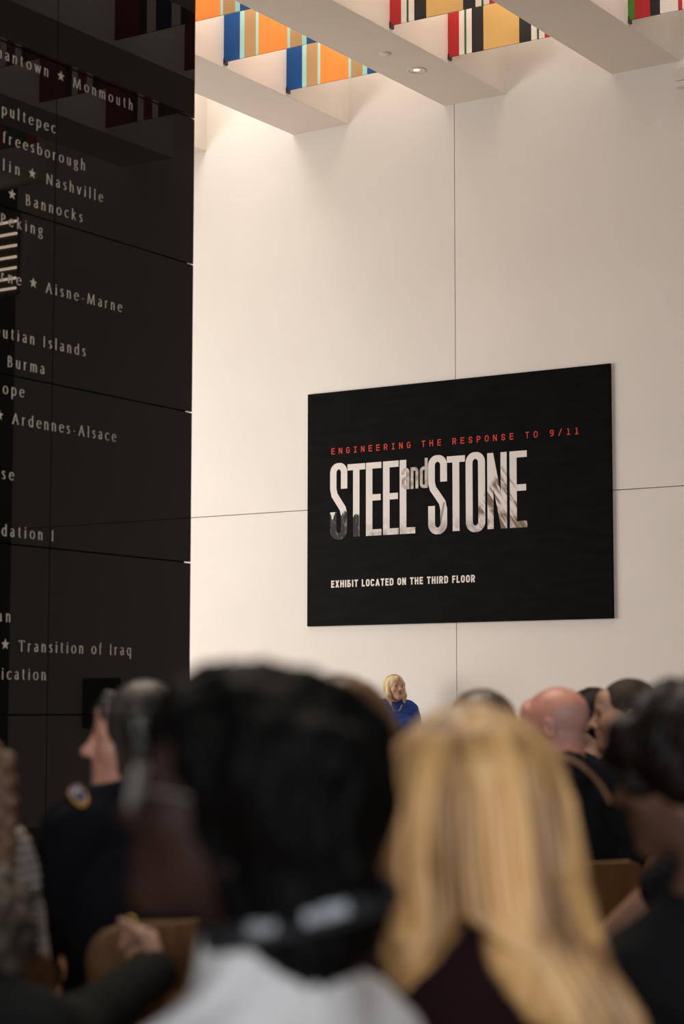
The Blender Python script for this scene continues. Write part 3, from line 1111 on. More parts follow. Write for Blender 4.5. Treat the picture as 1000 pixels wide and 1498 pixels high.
def head_prims(f=0.0, jaw=1.0, ear=True, nose=1.0, fat=0.0):
    """head about its own centre: x to its side, y forward, z up; f = 1 a woman's finer face"""
    w = 1.0 - 0.05 * f
    P = [ell((0, -0.018, 0.034), (0.076 * w, 0.096, 0.084)),
         ell((0, 0.022, -0.028), (0.064 * w + fat, 0.070, 0.086), 0.03)]
    for s in (-1, 1):
        P += [cap((s * 0.052 * w * jaw, -0.005, -0.058), (s * 0.012, 0.070 - fat * .3, -0.096), 0.020 + fat, 0.018 + fat * .5, 0.03),
              ell((s * 0.040 * w, 0.062, -0.020), (0.025, 0.024, 0.026), 0.03)]
    P += [ell((0, 0.077, -0.098), (0.021, 0.017, 0.017), 0.02),
          ell((0, 0.070, 0.050), (0.052, 0.022, 0.034), 0.03),
          cap((-0.036 * w, 0.081, 0.021), (0.036 * w, 0.081, 0.021), 0.011 - .003 * f, None, 0.02)]
    for s in (-1, 1):
        P += [ell((s * 0.031 * w, 0.101, 0.002), (0.019, 0.016, 0.013), 0.014, op='sub'),
              cap((s * 0.021, 0.0835, 0.0120), (s * 0.043, 0.0800, 0.0110), 0.0055, 0.0045, 0.006),
              cap((s * 0.022, 0.083, -0.0095), (s * 0.042, 0.079, -0.008), 0.0045, 0.004, 0.006)]
    P += [cap((0, 0.086, 0.014), (0, 0.090 + .020 * nose, -0.024), 0.0085, 0.0105, 0.012),
          ell((0, 0.094 + .020 * nose, -0.028), (0.0105, 0.010, 0.0095), 0.008),
          ell((-0.0125, 0.092 + .006 * nose, -0.033), (0.0075, 0.010, 0.0075), 0.006),
          ell((0.0125, 0.092 + .006 * nose, -0.033), (0.0075, 0.010, 0.0075), 0.006),
          ell((0, 0.080, -0.060), (0.030, 0.016, 0.020), 0.02),
          ell((0, 0.0945, -0.0545), (0.021, 0.0085, 0.0055), 0.005),
          ell((0, 0.0930, -0.0665), (0.019, 0.0090, 0.0065), 0.005),
          cap((-0.021, 0.0985, -0.0605), (0.021, 0.0985, -0.0605), 0.0022, None, 0.004, 'sub')]
    if ear:
        for s in (-1, 1):
            R = Rz(-s * 0.35) @ Rx(-0.15)
            P += [ell((s * 0.083 * w + s * fat, -0.014, -0.006), (0.009, 0.021, 0.033), 0.006, R),
                  ell((s * 0.093 * w + s * fat, -0.007, -0.002), (0.009, 0.011, 0.019), 0.004, R, 'sub')]
    return P


def hand_prims(w, d, n_, t, curl=(0.35, 0.5, 0.35), size=1.0, spread=0.10, thumb=0.5):
    """w wrist, d finger direction, n palm side, t thumb side (unit vectors); four fingers and a thumb"""
    w, d, n_, t = [np.array(x, float) for x in (w, d, n_, t)]
    d /= np.linalg.norm(d)
    n_ = n_ - d * (n_ @ d)
    n_ /= np.linalg.norm(n_)
    t = np.cross(d, n_) * (1 if np.cross(d, n_) @ t > 0 else -1)
    S_ = size
    P = []
    for off, ln, sp, r in ((0.030, 0.074, 1.3, .0088), (0.010, 0.083, .4, .0092), (-0.010, 0.077, -.5, .0088), (-0.029, 0.060, -1.5, .0078)):
        k = w + (d * (0.088 - abs(off - .008) * .25) + t * off) * S_
        P.append(cap(w + t * off * .45 * S_, k, 0.0145 * S_, 0.0118 * S_, 0.012))
        q = k
        ang = 0.0
        dd = d * math.cos(sp * spread) + t * math.sin(sp * spread)
        for fr, c in zip((0.46, 0.31, 0.23), curl):
            ang += c
            v = dd * math.cos(ang) + n_ * math.sin(ang)
            e = q + v * ln * fr * S_
            P.append(cap(q, e, r * S_, r * .93 * S_, 0.0035))
            q = e
            r *= .93
    b0 = w + (d * 0.020 + t * 0.020) * S_
    v1 = d * 0.62 + t * 0.72 + n_ * 0.30
    v2 = d * (0.62 + .3 * thumb) + t * (0.55 - .6 * thumb) + n_ * (.35 + .4 * thumb)
    v1, v2 = v1 / np.linalg.norm(v1), v2 / np.linalg.norm(v2)
    b1 = b0 + v1 * 0.046 * S_
    b2 = b1 + v2 * 0.036 * S_
    b3 = b2 + (v2 * .85 + n_ * .2 + d * .2) * 0.027 * S_
    P += [cap(b0, b1, 0.0160 * S_, 0.0115 * S_, 0.012), cap(b1, b2, 0.0105 * S_, 0.0098 * S_, 0.004), cap(b2, b3, 0.0095 * S_, 0.0078 * S_, 0.003)]
    return P


class Person:
    """a seated (or standing) figure whose head centre stands at the point HC; FACE and TURN are degrees to the
    left of the viewing direction for the head and the body"""
    def __init__(s, label, hc, face, turn, skinmat, woman=0, lipmat=None, pitch=0, roll=0, lean=0, side=0, wide=1.0, standing=False,
                 arms=None, head={}, vox=0.006, hscale=1.0, eyes=True, fmat=None, bodymats=None, hands=True, group='people of the seated audience', fat=0.0, shrug=0.0):
        s.turn, s.hc, s.vox = math.radians(turn), np.array(hc, float), vox
        rz = YAW + s.turn
        s.W = Rz(rz)
        s.hscale = hscale
        zc = s.hc[2]
        pel = 0.86 if standing else 0.54
        lean_m = Rx(-math.radians(lean)) @ Ry(math.radians(side))
        neck = np.array([0, -0.02, 0.0])

        def up(x, y, z):
            """a point of the upper body (z measured seated, 0.53 the hip, 1.19 the head centre)"""
            p = np.array([x * wide, y, (z - 0.53) * s.q])
            return lean_m @ p + np.array([0, 0, pel])
        s.q = 1.0
        c = up(0, 0.01, 1.19)
        s.q = (zc - pel) / (c[2] - pel)
        s.up = up
        hc_l = up(0, 0.01, 1.19)
        off = s.W @ np.array([hc_l[0], hc_l[1], 0])
        s.root = empty('person', (s.hc[0] - off[0], s.hc[1] - off[1], 0), rz)
        s.rz = rz
        tag(s.root, label, 'person', group)
        s.hcl = hc_l
        s.Rh = Rz(math.radians(face) - s.turn) @ Rx(math.radians(pitch)) @ Ry(math.radians(roll))
        s.Rv = Rz(-s.turn)
        L = lambda p: s.local(p)
        w = wide
        s.torso = [ell(up(0, 0.0, 0.55), (0.165 * w, 0.125, 0.12), 0.04),
                   ell(up(0, 0.015 + fat, 0.70), (0.140 * w + fat, 0.110 + fat, 0.15), 0.06),
                   ell(up(0, 0.0, 0.84), (0.150 * w, 0.112 + fat * .5, 0.15), 0.06),
                   cap(up(-0.125, -0.012, 0.932 + shrug), up(0.125, -0.012, 0.932 + shrug), 0.052, None, 0.05)]
        if woman:
            s.torso += [ell(up(sx * 0.07, 0.09, 0.83), (0.06, 0.05, 0.06), 0.04) for sx in (-1, 1)]
        nb = up(0, -0.03, 0.99 + shrug * .5)
        nt_ = s.hcl + s.Rh @ np.array([0, -0.028, -0.050]) * hscale
        s.neckbase = nb
        nr = 0.058 - 0.010 * woman + fat * .3
        s.nr = nr
        s.neck = [cap(nb, nt_, nr + .008, nr - .002, 0.04)] + [cap(nb + np.array([0, 0, 0.02]), up(sx * 0.110, -0.018, 0.953 + shrug), 0.042, 0.040, 0.05) for sx in (-1, 1)]
        s.headp = move([dict(p, **({'a': p['a'] * hscale, 'b': p['b'] * hscale, 'ra': p['ra'] * hscale, 'rb': p['rb'] * hscale} if p['t'] == 'cap' else
                                   {'c': p['c'] * hscale, 'r': p['r'] * hscale})) for p in head_prims(woman, **head)], s.Rh, s.hcl)
        s.arm_u, s.arm_f, s.handp = [], [], []
        for i, sx in enumerate((-1, 1)):
            a = (arms or {}).get('left' if sx < 0 else 'right')
            sh = up(sx * 0.160, -0.012, 0.922 + shrug)
            if a is None:
                if standing:
                    el, wr = up(sx * 0.23, -0.01, 0.70), up(sx * 0.20, 0.20, 0.62)
                    hd, hn, ht = (0.0, .9, .2), (-sx, 0, -.2), (0, .2, 1)
                else:
                    el = np.array([sx * 0.225 * w, 0.06, 0.70])
                    wr = np.array([sx * 0.10, 0.27, 0.655])
                    hd, hn, ht = (-sx * .25, .95, -.16), (0, -.1, -1), (-sx, 0, .2)
                cu = (0.3, 0.4, 0.3)
            else:
                el, wr = L(a['elbow']), L(a['wrist'])
                hd, hn, ht = [s.W.T @ np.array(a[k_], float) for k_ in ('d', 'n', 't')]
                cu = a.get('curl', (.5, .7, .5))
            s.arm_u += [cap(sh, el, 0.050 * (w * .5 + .5), 0.040, 0.03)]
            s.arm_f += [cap(el, wr, 0.040, 0.0265, 0.02)]
            if hands:
                s.handp += hand_prims(wr, hd, hn, ht, cu, 0.98 - .08 * woman)
        s.legs, s.foot = [], []
        for sx in (-1, 1):
            if standing:
                hip, kn, an = np.array([sx * .085, 0, .84]), np.array([sx * .09, .02, .47]), np.array([sx * .09, 0, .08])
            else:
                hip, kn, an = np.array([sx * .085, .02, .515]), np.array([sx * .115, .44, .505]), np.array([sx * .115, .42, .09])
            s.legs += [cap(hip, kn, .083, .058, .04), cap(kn, an, .054, .036, .02)]
            s.foot += [cap(an + np.array([0, -.02, -.045]), an + np.array([sx * .01, .15, -.060]), .036, .026, .02)]
        allp = s.torso + s.neck + s.headp + s.arm_u + s.arm_f + s.handp + s.legs + s.foot
        s.all = allp
        mats = bodymats or [skinmat]
        lip = lipmat
        if lip is not None:
            mats = mats + [lip]
        hi_ = s.Rh.T

        def fm(c):
            h = (c - s.hcl) @ s.Rh / hscale
            m = np.zeros(len(c), int)
            if fmat is not None:
                m = fmat(h, m)
            if lip is not None:
                inl = ((h[:, 0] / .023) ** 2 + ((h[:, 2] + .0605) / .0125) ** 2 < 1) & (h[:, 1] > .085)
                m[inl] = len(mats) - 1
            return m
        s.body = solid_obj('body', allp, vox, mats, s.root, None, fm)
        if eyes:
            for sx in (-1, 1):
                s.eye(sx, woman)

    def local(s, p):
        q = np.array(p, float) - np.array(s.root.location)
        return s.W.T @ q

    def h(s, x, y, z):
        return s.hcl + s.Rh @ np.array([x, y, z]) * s.hscale

    def v(s, x, y, z):
        """offset from the head centre in the viewing frame (right, away, up)"""
        return s.hcl + s.Rv @ np.array([x, y, z])

    def eye(s, sx, woman):
        w = 1 - .05 * woman
        c = s.h(sx * 0.031 * w, 0.0752, 0.001)
        r = 0.0122 * s.hscale
        V, F, M = [], [], []
        n_, m_ = 16, 12
        for i in range(m_ + 1):
            th = PI * i / m_
            for k in range(n_):
                ph = 2 * PI * k / n_
                V.append(c + s.Rh @ np.array([r * math.sin(th) * math.cos(ph), r * math.cos(th), r * math.sin(th) * math.sin(ph)]))
        for i in range(m_):
            for k in range(n_):
                F.append((i * n_ + k, i * n_ + (k + 1) % n_, (i + 1) * n_ + (k + 1) % n_, (i + 1) * n_ + k))
                M.append(1 if i < 3 else 0)
        mesh_obj('eye', V, F, [M_EYE, M_IRIS], s.root, True, M)

    def brows(s, m, r=0.0030):
        for sx in (-1, 1):
            P = [cap(s.h(sx * .016, .0905, .0215), s.h(sx * .034, .0890, .0275), r, r * 1.1, .004), cap(s.h(sx * .034, .0890, .0275), s.h(sx * .050, .0760, .0235), r * 1.1, r * .5, .004)]
            solid_obj('eyebrow', P, 0.0022, m, s.root)

    def top(s, m, t=0.010, sleeve='long', neck=0.060, neckdrop=0.075, fold=0.004, fmat=None, name='top', hem=None, collar=None):
        P = grow(s.torso + s.neck[1:], t)
        P += grow(s.arm_u, t + .004)
        if sleeve == 'long':
            P += grow(s.arm_f, t + .003)
        neck = max(neck, s.nr + .016)
        nb = s.neckbase
        ax = s.hcl + s.Rh @ np.array([0, -.03, -.05]) - nb
        ax /= np.linalg.norm(ax)
        if collar:
            P.append(cap(nb, nb + ax * collar, neck + .012, neck + .006, 0.02))
        P.append(cap(nb + ax * (neckdrop - .035 + neck), nb + ax * .3, neck, neck * 1.15, 0.008, 'sub'))
        ph = random.random() * 6

        def disp(Q):
            return fold * np.sin(Q[:, 2] * 55 + 18 * Q[:, 0] + 6 * np.sin(Q[:, 1] * 21 + ph) + ph) * np.sin(Q[:, 0] * 13 + Q[:, 2] * 9 + ph)
        if sleeve == 'long':
            for q in s.arm_f:
                dd = (q['b'] - q['a']) / np.linalg.norm(q['b'] - q['a'])
                # end the cuff square at the wrist
                P.append(dict(cap(q['b'] + dd * .034, q['b'] + dd * .12, 0.052, None, 0.004), op='sub'))
        s.topp, s.topd = P, disp
        return solid_obj(name, P, max(s.vox, .006), m, s.root, disp, fmat)

    def trousers(s, m=None):
        P = grow(s.legs, .010) + [dict(s.torso[0], r=s.torso[0]['r'] + .006)]
        for q in s.legs[1::2]:
            dd = (q['b'] - q['a']) / np.linalg.norm(q['b'] - q['a'])
            P.append(dict(cap(q['b'] + dd * .05, q['b'] + dd * .2, .07, None, .004), op='sub'))
        solid_obj('trousers', P, .009, m or M_TROUSER, s.root)
        for q in s.foot:
            solid_obj('shoe', grow([q], .008), .008, M_SHOE, s.root)

    def hair(s, P, m, vox=None, ripple=0.0025, freq=46, wave=0.0, curl=0.0, name='hair'):
        c0 = s.hcl
        ph = random.random() * 6

        def disp(Q):
            q = Q - c0
            a = np.arctan2(q[:, 0], -q[:, 1] + 1e-6)
            d = ripple * np.sin(a * freq + 3 * np.sin(q[:, 2] * 24 + ph)) * (0.6 + 0.4 * np.sin(a * 11 + ph))
            if wave:
                d = d + wave * np.sin(q[:, 2] * 60 + 5 * a + ph) + wave * .8 * np.sin(a * 9 + q[:, 2] * 22 + 2 * ph)
            if curl:
                d = d + curl * (np.sin(Q[:, 0] * 95 + ph) * np.sin(Q[:, 1] * 88 + 1) * np.sin(Q[:, 2] * 101 + 2 * ph))
            return d
        return solid_obj(name, P, vox or s.vox, m, s.root, disp)

    def cap_prims(s, th=0.012, low=-0.055, face=(0.135, -0.030, 0.085, 0.083, 0.105), slope=0.35):
        """close hair over the skull; face = how the face is left free (y, z, rx, ry, rz)"""
        P = move([ell(np.array((0, -0.018, 0.034)) * s.hscale, np.array((0.076 + th, 0.096 + th, 0.084 + th)) * s.hscale),
                  cap(np.array((0, -.045, -.02)) * s.hscale, np.array((0, -.045, low + .02)) * s.hscale, (.062 + th) * s.hscale, (.054 + th) * s.hscale, .03)], s.Rh, s.hcl)
        y, z, rx, ry, rz_ = face
        P += move([ell(np.array((0, y, z)) * s.hscale, np.array((rx, ry, rz_)) * s.hscale, .008, op='sub'),
                   plane((0, 0, low), (0, slope, -1), .006)], s.Rh, s.hcl)
        return P

    def surface(s, px, py, prims, disp=None):
        prims = prims + grow(s.neck, .006)
        return s.trace(px, py, prims, disp)

    def trace(s, px, py, prims, disp=None):
        """the point of a garment that the eye sees at that spot"""
        o = s.local(EYE)
        d = s.W.T @ (at(px, py, 1.0) - EYE)
        d /= np.linalg.norm(d)
        t = 0.4
        dist = np.linalg.norm(s.hc - EYE)
        t = dist - 0.6
        for _ in range(200):
            v = field(prims, (o + d * t)[None], disp)[0]
            if v < 0.0008:
                break
            t += min(v * .6, .03)
        else:
            raise RuntimeError('no garment at %s %s' % (px, py))
        p = o + d * t
        e = 1e-3
        g = np.array([field(prims, (p + e * u)[None], disp)[0] - field(prims, (p - e * u)[None], disp)[0] for u in I3])
        return p, g / (np.linalg.norm(g) + 1e-9)

    def chair(s, label, dx=0.0, dy=0.0):
        o = s.W @ np.array([dx, dy, 0])
        return place_chair((s.root.location[0] + o[0], s.root.location[1] + o[1], 0), s.rz, label)


SK_LIGHT = skin('light', (0.56, 0.32, 0.22))
SK_PINK = skin('pink', (0.60, 0.29, 0.20))
SK_TAN = skin('tan', (0.42, 0.23, 0.15))
SK_DEEP = skin('deep', (0.034, 0.013, 0.007), .86, .7)
LIP = mat('lips', (0.42, 0.15, 0.12), 0.4, noise=0.1)
LIP_DEEP = mat('lips_deep', (0.075, 0.022, 0.018), 0.35, noise=0.1)
H_BLACK = hairmat('black', (0.0045, 0.004, 0.004), (0.002, 0.002, 0.002), 0.6, 14, 0.2, 0.08)
H_DARK = hairmat('dark_brown', (0.013, 0.008, 0.006), (0.005, 0.0035, 0.003), 0.5, 14, .2, .15)
H_BROWN = hairmat('brown', (0.11, 0.055, 0.025), (0.045, 0.022, 0.011), 0.4, 14, .15)
H_AUBURN = hairmat('auburn', (0.25, 0.115, 0.042), (0.07, 0.032, 0.014), 0.38, 12, .15)
H_BLOND = hairmat('blond', (0.84, 0.49, 0.20), (0.20, 0.100, 0.042), 0.40, 13, .06)
H_PALEBLOND = hairmat('pale_blond', (0.72, 0.56, 0.34), (0.42, 0.29, 0.15), 0.4, 20, .2)
H_GREYBROWN = hairmat('glossy', (0.045, 0.038, 0.032), (0.008, 0.007, 0.006), 0.45, 18, .12)  # grey sheen on dark hair, put into the streak colour
H_ASH = hairmat('ash', (0.075, 0.056, 0.037), (0.024, 0.017, 0.011), 0.5, 30, 1.0)

# ---- woman speaking by the far wall
p = Person('woman in a blue jacket with shoulder length blond hair standing before the white wall', at(577, 1007, 18.2), 208, 190, SK_LIGHT, 1, LIP, pitch=9,
           standing=True, shrug=.05, vox=.0036, head=dict(nose=.9), group='people standing')
p.root['group'] = ''
del p.root['group']
p.brows(H_BROWN)
hp = p.cap_prims(.018, -.10, (0.140, -0.040, 0.070, 0.080, 0.115), .2)
for sx in (-1, 1):
    hp += [cap(p.h(sx * .070, .015, .03), p.h(sx * .080, .020, -.07), .026, .024, .02), cap(p.h(sx * .080, .020, -.07), p.h(sx * .070, .03, -.15), .024, .012, .02)]
hp += [cap(p.h(.01, .085, .085), p.h(-.065, .055, .03), .018, .014, .02)]
p.hair(hp, H_PALEBLOND, .005)
blue = cloth('blue_jacket', (0.035, 0.075, 0.30))
p.top(blue, .014, neck=.078, neckdrop=.045, name='jacket')
p.trousers()
solid_obj('necklace', [cap(p.up(x0, .085 + .01, z0), p.up(x1, .095, z1), .005, None, .003) for x0, z0, x1, z1 in ((-.05, 1.02, -.03, .97), (-.03, .97, 0, .945), (0, .945, .03, .97), (.03, .97, .05, 1.02))],
          .004, mat('gold', (0.7, 0.45, 0.12), .3, metal=1.0, noise=.05), p.root)

# ---- row by the bald man
def baldzone(h, m):
    m[((h[:, 1] + .085) / .068) ** 2 + ((h[:, 2] - .004) / .056) ** 2 < 1] = 1
    return m


SK_BALD = skin('ruddy', (0.66, 0.30, 0.22), .82, .38)
SK_STUB = mat('skin_shaved', (0.46, 0.27, 0.225), .5, .4, rgb2=(0.52, 0.26, 0.205), scale=22, bump=.05)
p = Person('bald man in a black shirt with a brown strap over his shoulder', at(809, 1063, 6.0), 68, 18, SK_BALD, 0, LIP, pitch=-6, lean=4, wide=1.06, shrug=.07, vox=.0045,
           fmat=baldzone, bodymats=[SK_BALD, SK_STUB], fat=.012, head=dict(fat=.004))
BLACKSHIRT = cloth('black_shirt', (0.009, 0.0095, 0.012))
p.top(BLACKSHIRT, .012, neck=.066, neckdrop=.055, collar=.03, fold=.005)
p.trousers()
pts, ups = [], []
for px, py in ((800, 1106), (815, 1106), (833, 1110), (850, 1120), (865, 1134), (877, 1148), (886, 1162), (893, 1176)):
    a, n_ = p.surface(px, py, p.topp, p.topd)
    pts.append(a + n_ * .002)
    ups.append(n_)
MB().tube(pts, .013, 0, 12, flat=.2, up=[tuple(u) for u in ups]).build('bag_strap', mat('leather_strap', (0.20, 0.105, 0.055), .55, noise=.2, scale=40), p.root, True)
p.chair('plywood chair the bald man in the black shirt sits on', -.04)

p = Person('man in profile with close cropped dark hair and dark shirt, behind the bald man', at(914, 1047, 6.55), 86, 30, SK_TAN, 0, LIP, pitch=-2, side=-9, wide=1.10, shrug=.07, vox=.0045,
           head=dict(fat=.008, jaw=1.05, nose=1.05), fat=.015)
p.hair(p.cap_prims(.005, -.045, (0.125, -0.034, 0.100, 0.118, 0.118), .45), hairmat('cropped', (0.05, 0.032, 0.022), (0.022, 0.014, 0.010), .6, 40, 1.0, .2), .0045, .0012)
p.brows(H_DARK, .004)
p.top(cloth('charcoal_shirt', (0.007, 0.0075, 0.010)), .012, neck=.066, neckdrop=.05, collar=.035)
p.trousers()
o = p.chair('plywood chair behind the lace sleeved arm, its rounded corner showing')
o.location = o.location + Vector((math.cos(p.rz) * .01, math.sin(p.rz) * .01, 0))

p = Person('dark haired man whose face hides between the bald and the cropped haired man', at(862, 1056, 7.7), 62, 30, SK_TAN, 0, None, vox=.006, wide=1.05, shrug=.05)
p.hair(p.cap_prims(.016, -.05, (0.120, -0.034, 0.10, 0.108, 0.106), .45), H_DARK, .006, .003)
p.top(cloth('navy_shirt', (0.012, 0.014, 0.022)), .012)
p.trousers()
p.chair('plywood chair under the dark haired man between the two others')

p = Person('man with short brown hair just showing above the blond woman', at(700, 1084, 5.05), 22, 15, SK_LIGHT, 0, None, vox=.006, pitch=-3, shrug=.05)
p.hair(p.cap_prims(.014, -.05, (0.120, -0.034, 0.10, 0.108, 0.106), .35), H_BROWN, .006, .003)
p.top(cloth('grey_shirt', (0.05, 0.05, 0.055)), .012)
p.trousers()
p.chair('plywood chair under the man with short brown hair')

# ---- row of the officer
p = Person('uniformed woman in profile with long greying dark hair and a shoulder patch', at(202, 1083, 4.35), 97, 32, SK_PINK, 1, LIP, pitch=1, wide=1.03, shrug=.078, vox=.0042,
           head=dict(nose=1.0, ear=False))
hp = [ell(p.v(.014, -.004, .033), (.094, .094, .100), .02), loft([(.05, .022, -.01, .082, .088), (-.02, .020, -.02, .072, .08), (-.07, .014, -.02, .062, .075), (-.115, .016, -.02, .045, .055)], .03, p.Rv, p.hcl)]
hp += [cap(p.h(-.03, .078, .080), p.h(-.048, .078, .05), .010, .007, .012), cap(p.h(.03, .078, .080), p.h(.048, .078, .05), .010, .007, .012),
       cap(p.h(0, .07, .095), p.h(.0, .094, .060), .012, .007, .012)]
hp += move([ell((0, .150, -.040), (.075, .086, .105), .006, op='sub')], p.Rh, p.hcl)
p.hair(hp, H_GREYBROWN, .0045, .002, 60)
p.brows(H_DARK)
UNIFORM = cloth('uniform', (0.006, 0.006, 0.009))
p.top(UNIFORM, .013, neck=.058, neckdrop=.05, collar=.035, name='uniform_shirt')
p.trousers(UNIFORM)
# the shield shaped patch on her shoulder, pressed onto the sleeve
M_PGOLD = mat('patch_gold', (0.62, 0.36, 0.06), .7, noise=.1)
M_PBLUE = mat('patch_navy', (0.035, 0.04, 0.17), .8, noise=.1)
M_PWHITE = mat('patch_white', (0.48, 0.50, 0.56), .8, noise=.1)
M_PBROWN = mat('patch_brown', (0.30, 0.15, 0.07), .8, rgb2=(.10, .16, .14), scale=90)


def patch_ring(f, lift):
    """outline of the patch on the sleeve, f its size"""
    out = []
    cx, cy = 116, 1166
    for k in range(28):
        a = 2 * PI * k / 28
        x = 12.0 * math.copysign(abs(math.cos(a)) ** .7, math.cos(a))
        y = 16 * math.copysign(abs(math.sin(a)) ** .8, math.sin(a))
        if y > 0:
            x *= 1 - .28 * y / 16
        rr = -.62
        X_, Y_ = x * math.cos(rr) - y * math.sin(rr), x * math.sin(rr) + y * math.cos(rr)
        a_, n_ = p.surface(cx + f * X_, cy + f * Y_, p.topp, p.topd)
        out.append(a_ + n_ * lift)
    return out


q = MB()
r1, r0 = patch_ring(1.0, .006), patch_ring(1.02, -.001)
q.add(r1 + r0, [tuple(range(28))] + [(i, i + 28, (i + 1) % 28 + 28, (i + 1) % 28) for i in range(28)], 0)
q.add(patch_ring(.80, .010), [tuple(range(28))], 1)
q.add(patch_ring(.42, .015), [tuple(range(28))], 3)
band = patch_ring(.60, .0125)
q.add([band[i] for i in range(15, 28)] + [band[i] * .5 + (sum(band) / 28) * .5 for i in range(27, 14, -1)], [tuple(range(26))], 2)
q.build('shoulder_patch', [M_PGOLD, M_PBLUE, M_PWHITE, M_PBROWN], p.root)
p.chair('plywood chair of the uniformed woman, its rounded corner below her')

# ---- woman with the braid
p = Person('woman in a striped top and pale sleeves with a long brown braid', at(-89, 1098, 3.86), 15, 14, SK_LIGHT, 1, None, vox=.006, wide=.80, shrug=.045)
hp = p.cap_prims(.016, -.075, (0.145, -0.03, 0.085, 0.085, 0.11), .2)
hp += [cap(p.v(.04, -.06, .0), p.v(.115, -.085, -.03), .045, .03, .03)]
p.hair(hp, H_BROWN, .006, .003)
bp = []
for k in range(16):
    f = k / 15
    c = p.v(.134 + .012 * math.sin(f * 3), -.105 - .03 * f, -.0 - .285 * f)
    bp.append(ell(c + (p.Rv @ np.array([.012 if k % 2 else -.012, 0, 0])), (.021 - .005 * f, .018, .021), .006, p.Rv @ Ry(.6 if k % 2 else -.6)))
solid_obj('braid', bp, .004, hairmat('braid', (0.17, 0.085, 0.038), (0.06, 0.03, 0.014), .4, 60, .6), p.root)
STRIPE = mat('cloth_stripe', (0.60, 0.54, 0.49), .9, .1, noise=.06, scale=30)
nt = STRIPE.node_tree
tc = nt.nodes.new('ShaderNodeTexCoord')
sp = nt.nodes.new('ShaderNodeSeparateXYZ')
nt.links.new(tc.outputs['Object'], sp.inputs[0])
f1 = nt.nodes.new('ShaderNodeMath'); f1.operation = 'MULTIPLY'; f1.inputs[1].default_value = 2 * PI / .0178
f2 = nt.nodes.new('ShaderNodeMath'); f2.operation = 'SINE'
f3 = nt.nodes.new('ShaderNodeMath'); f3.operation = 'MULTIPLY_ADD'; f3.inputs[1].default_value = 4; f3.inputs[2].default_value = .3; f3.use_clamp = True
mx = nt.nodes.new('ShaderNodeMix'); mx.data_type = 'RGBA'
mx.inputs['A'].default_value = (0.115, 0.095, 0.11, 1); mx.inputs['B'].default_value = (0.60, 0.54, 0.48, 1)
nt.links.new(sp.outputs['Z'], f1.inputs[0]); nt.links.new(f1.outputs[0], f2.inputs[0]); nt.links.new(f2.outputs[0], f3.inputs[0])
nt.links.new(f3.outputs[0], mx.inputs['Factor']); nt.links.new(mx.outputs['Result'], nt.nodes['Principled BSDF'].inputs['Base Color'])
PALE = cloth('pale_sleeve', (0.58, 0.51, 0.46))
p.top([STRIPE, PALE], .012, neck=.07, neckdrop=.05, fmat=lambda c: (np.abs(c[:, 0]) > .205).astype(int))
p.trousers()
p.chair('plywood chair of the woman with the braid')

# ---- person by the frame edge whose bare forearm comes out of a black lace sleeve
p = Person('person in a black lace edged sleeve with bare forearm, behind the dark haired woman', at(1076, 1096, 4.35), 60, 50, SK_TAN, 1, None, vox=.006,
           arms={'left': dict(elbow=at(972, 1300, 4.22), wrist=at(893, 1364, 4.28), d=at(860, 1385, 4.36) - at(893, 1364, 4.28), n=(0, 0, -1), t=(0.3, .9, 0), curl=(.3, .4, .3))})
p.hair(p.cap_prims(.022, -.08, (0.140, -0.03, 0.085, 0.080, 0.11), .2), H_DARK, .006, .003)
p.top(cloth('black_lace', (0.010, 0.010, 0.012)), .012, 'short', neck=.07)
sl = p.arm_u[0]
ax = (sl['b'] - sl['a']) / np.linalg.norm(sl['b'] - sl['a'])
u1 = np.cross(ax, (0, 0, 1)); u1 /= np.linalg.norm(u1)
u2 = np.cross(ax, u1)
lp = []
for rr in range(5):
    for k in range(12):
        a = 2 * PI * (k + .5 * rr) / 12
        lp.append(ell(sl['a'] + (sl['b'] - sl['a']) * (.42 + .14 * rr) + (u1 * math.cos(a) + u2 * math.sin(a)) * (.058 - .002 * rr), .011, .004))
solid_obj('lace_trim', lp, .005, cloth('lace', (0.008, 0.008, 0.010)), p.root)
p.trousers()
p.chair('plywood chair of the person with the lace sleeve')

# ---- person at the lower left reaching to the chair in front
p = Person('curly ash blond person in dark clothes reaching to the chair in front', at(-44, 1384, 3.2), 10, -12, SK_TAN, 0, None, pitch=-12, lean=30, vox=.0055,
           arms={'right': dict(elbow=at(112, 1505, 3.52), wrist=at(232, 1420, 3.78), d=at(232, 1420, 3.78) * 0 + (at(222, 1352, 3.93) - at(232, 1420, 3.78)), n=_fw * .45 - _rt * .9, t=_up * .2 - _rt * .2 - _fw, curl=(.7, 1.0, .7))})
hp = [ell(p.h(0, -.02, .03), (.105, .120, .108), .02), cap(p.h(0, -.05, 0), p.h(0, -.06, -.08), .085, .07, .04)] + move([ell((0, .15, -.03), (.085, .09, .115), .01, op='sub')], p.Rh, p.hcl)
p.hair(hp, H_ASH, .0055, .001, 30, .004, .010)
DARKKNIT = cloth('dark_knit', (0.012, 0.013, 0.012), .95, .6, 90)
p.top(DARKKNIT, .013, neck=.075, fold=.003)
p.trousers()
a = p.local(at(190, 1349, 3.925))
MB().tube([a + np.array([.012 * math.cos(t_), .0, .012 * math.sin(t_)]) for t_ in np.linspace(0, 2 * PI, 17)], .0022, 0, 8).build('ring', mat('ring_gold', (0.75, 0.5, 0.15), .25, metal=1.0, noise=.05), p.root, True)
p.chair('plywood chair under the curly ash blond person in dark clothes')

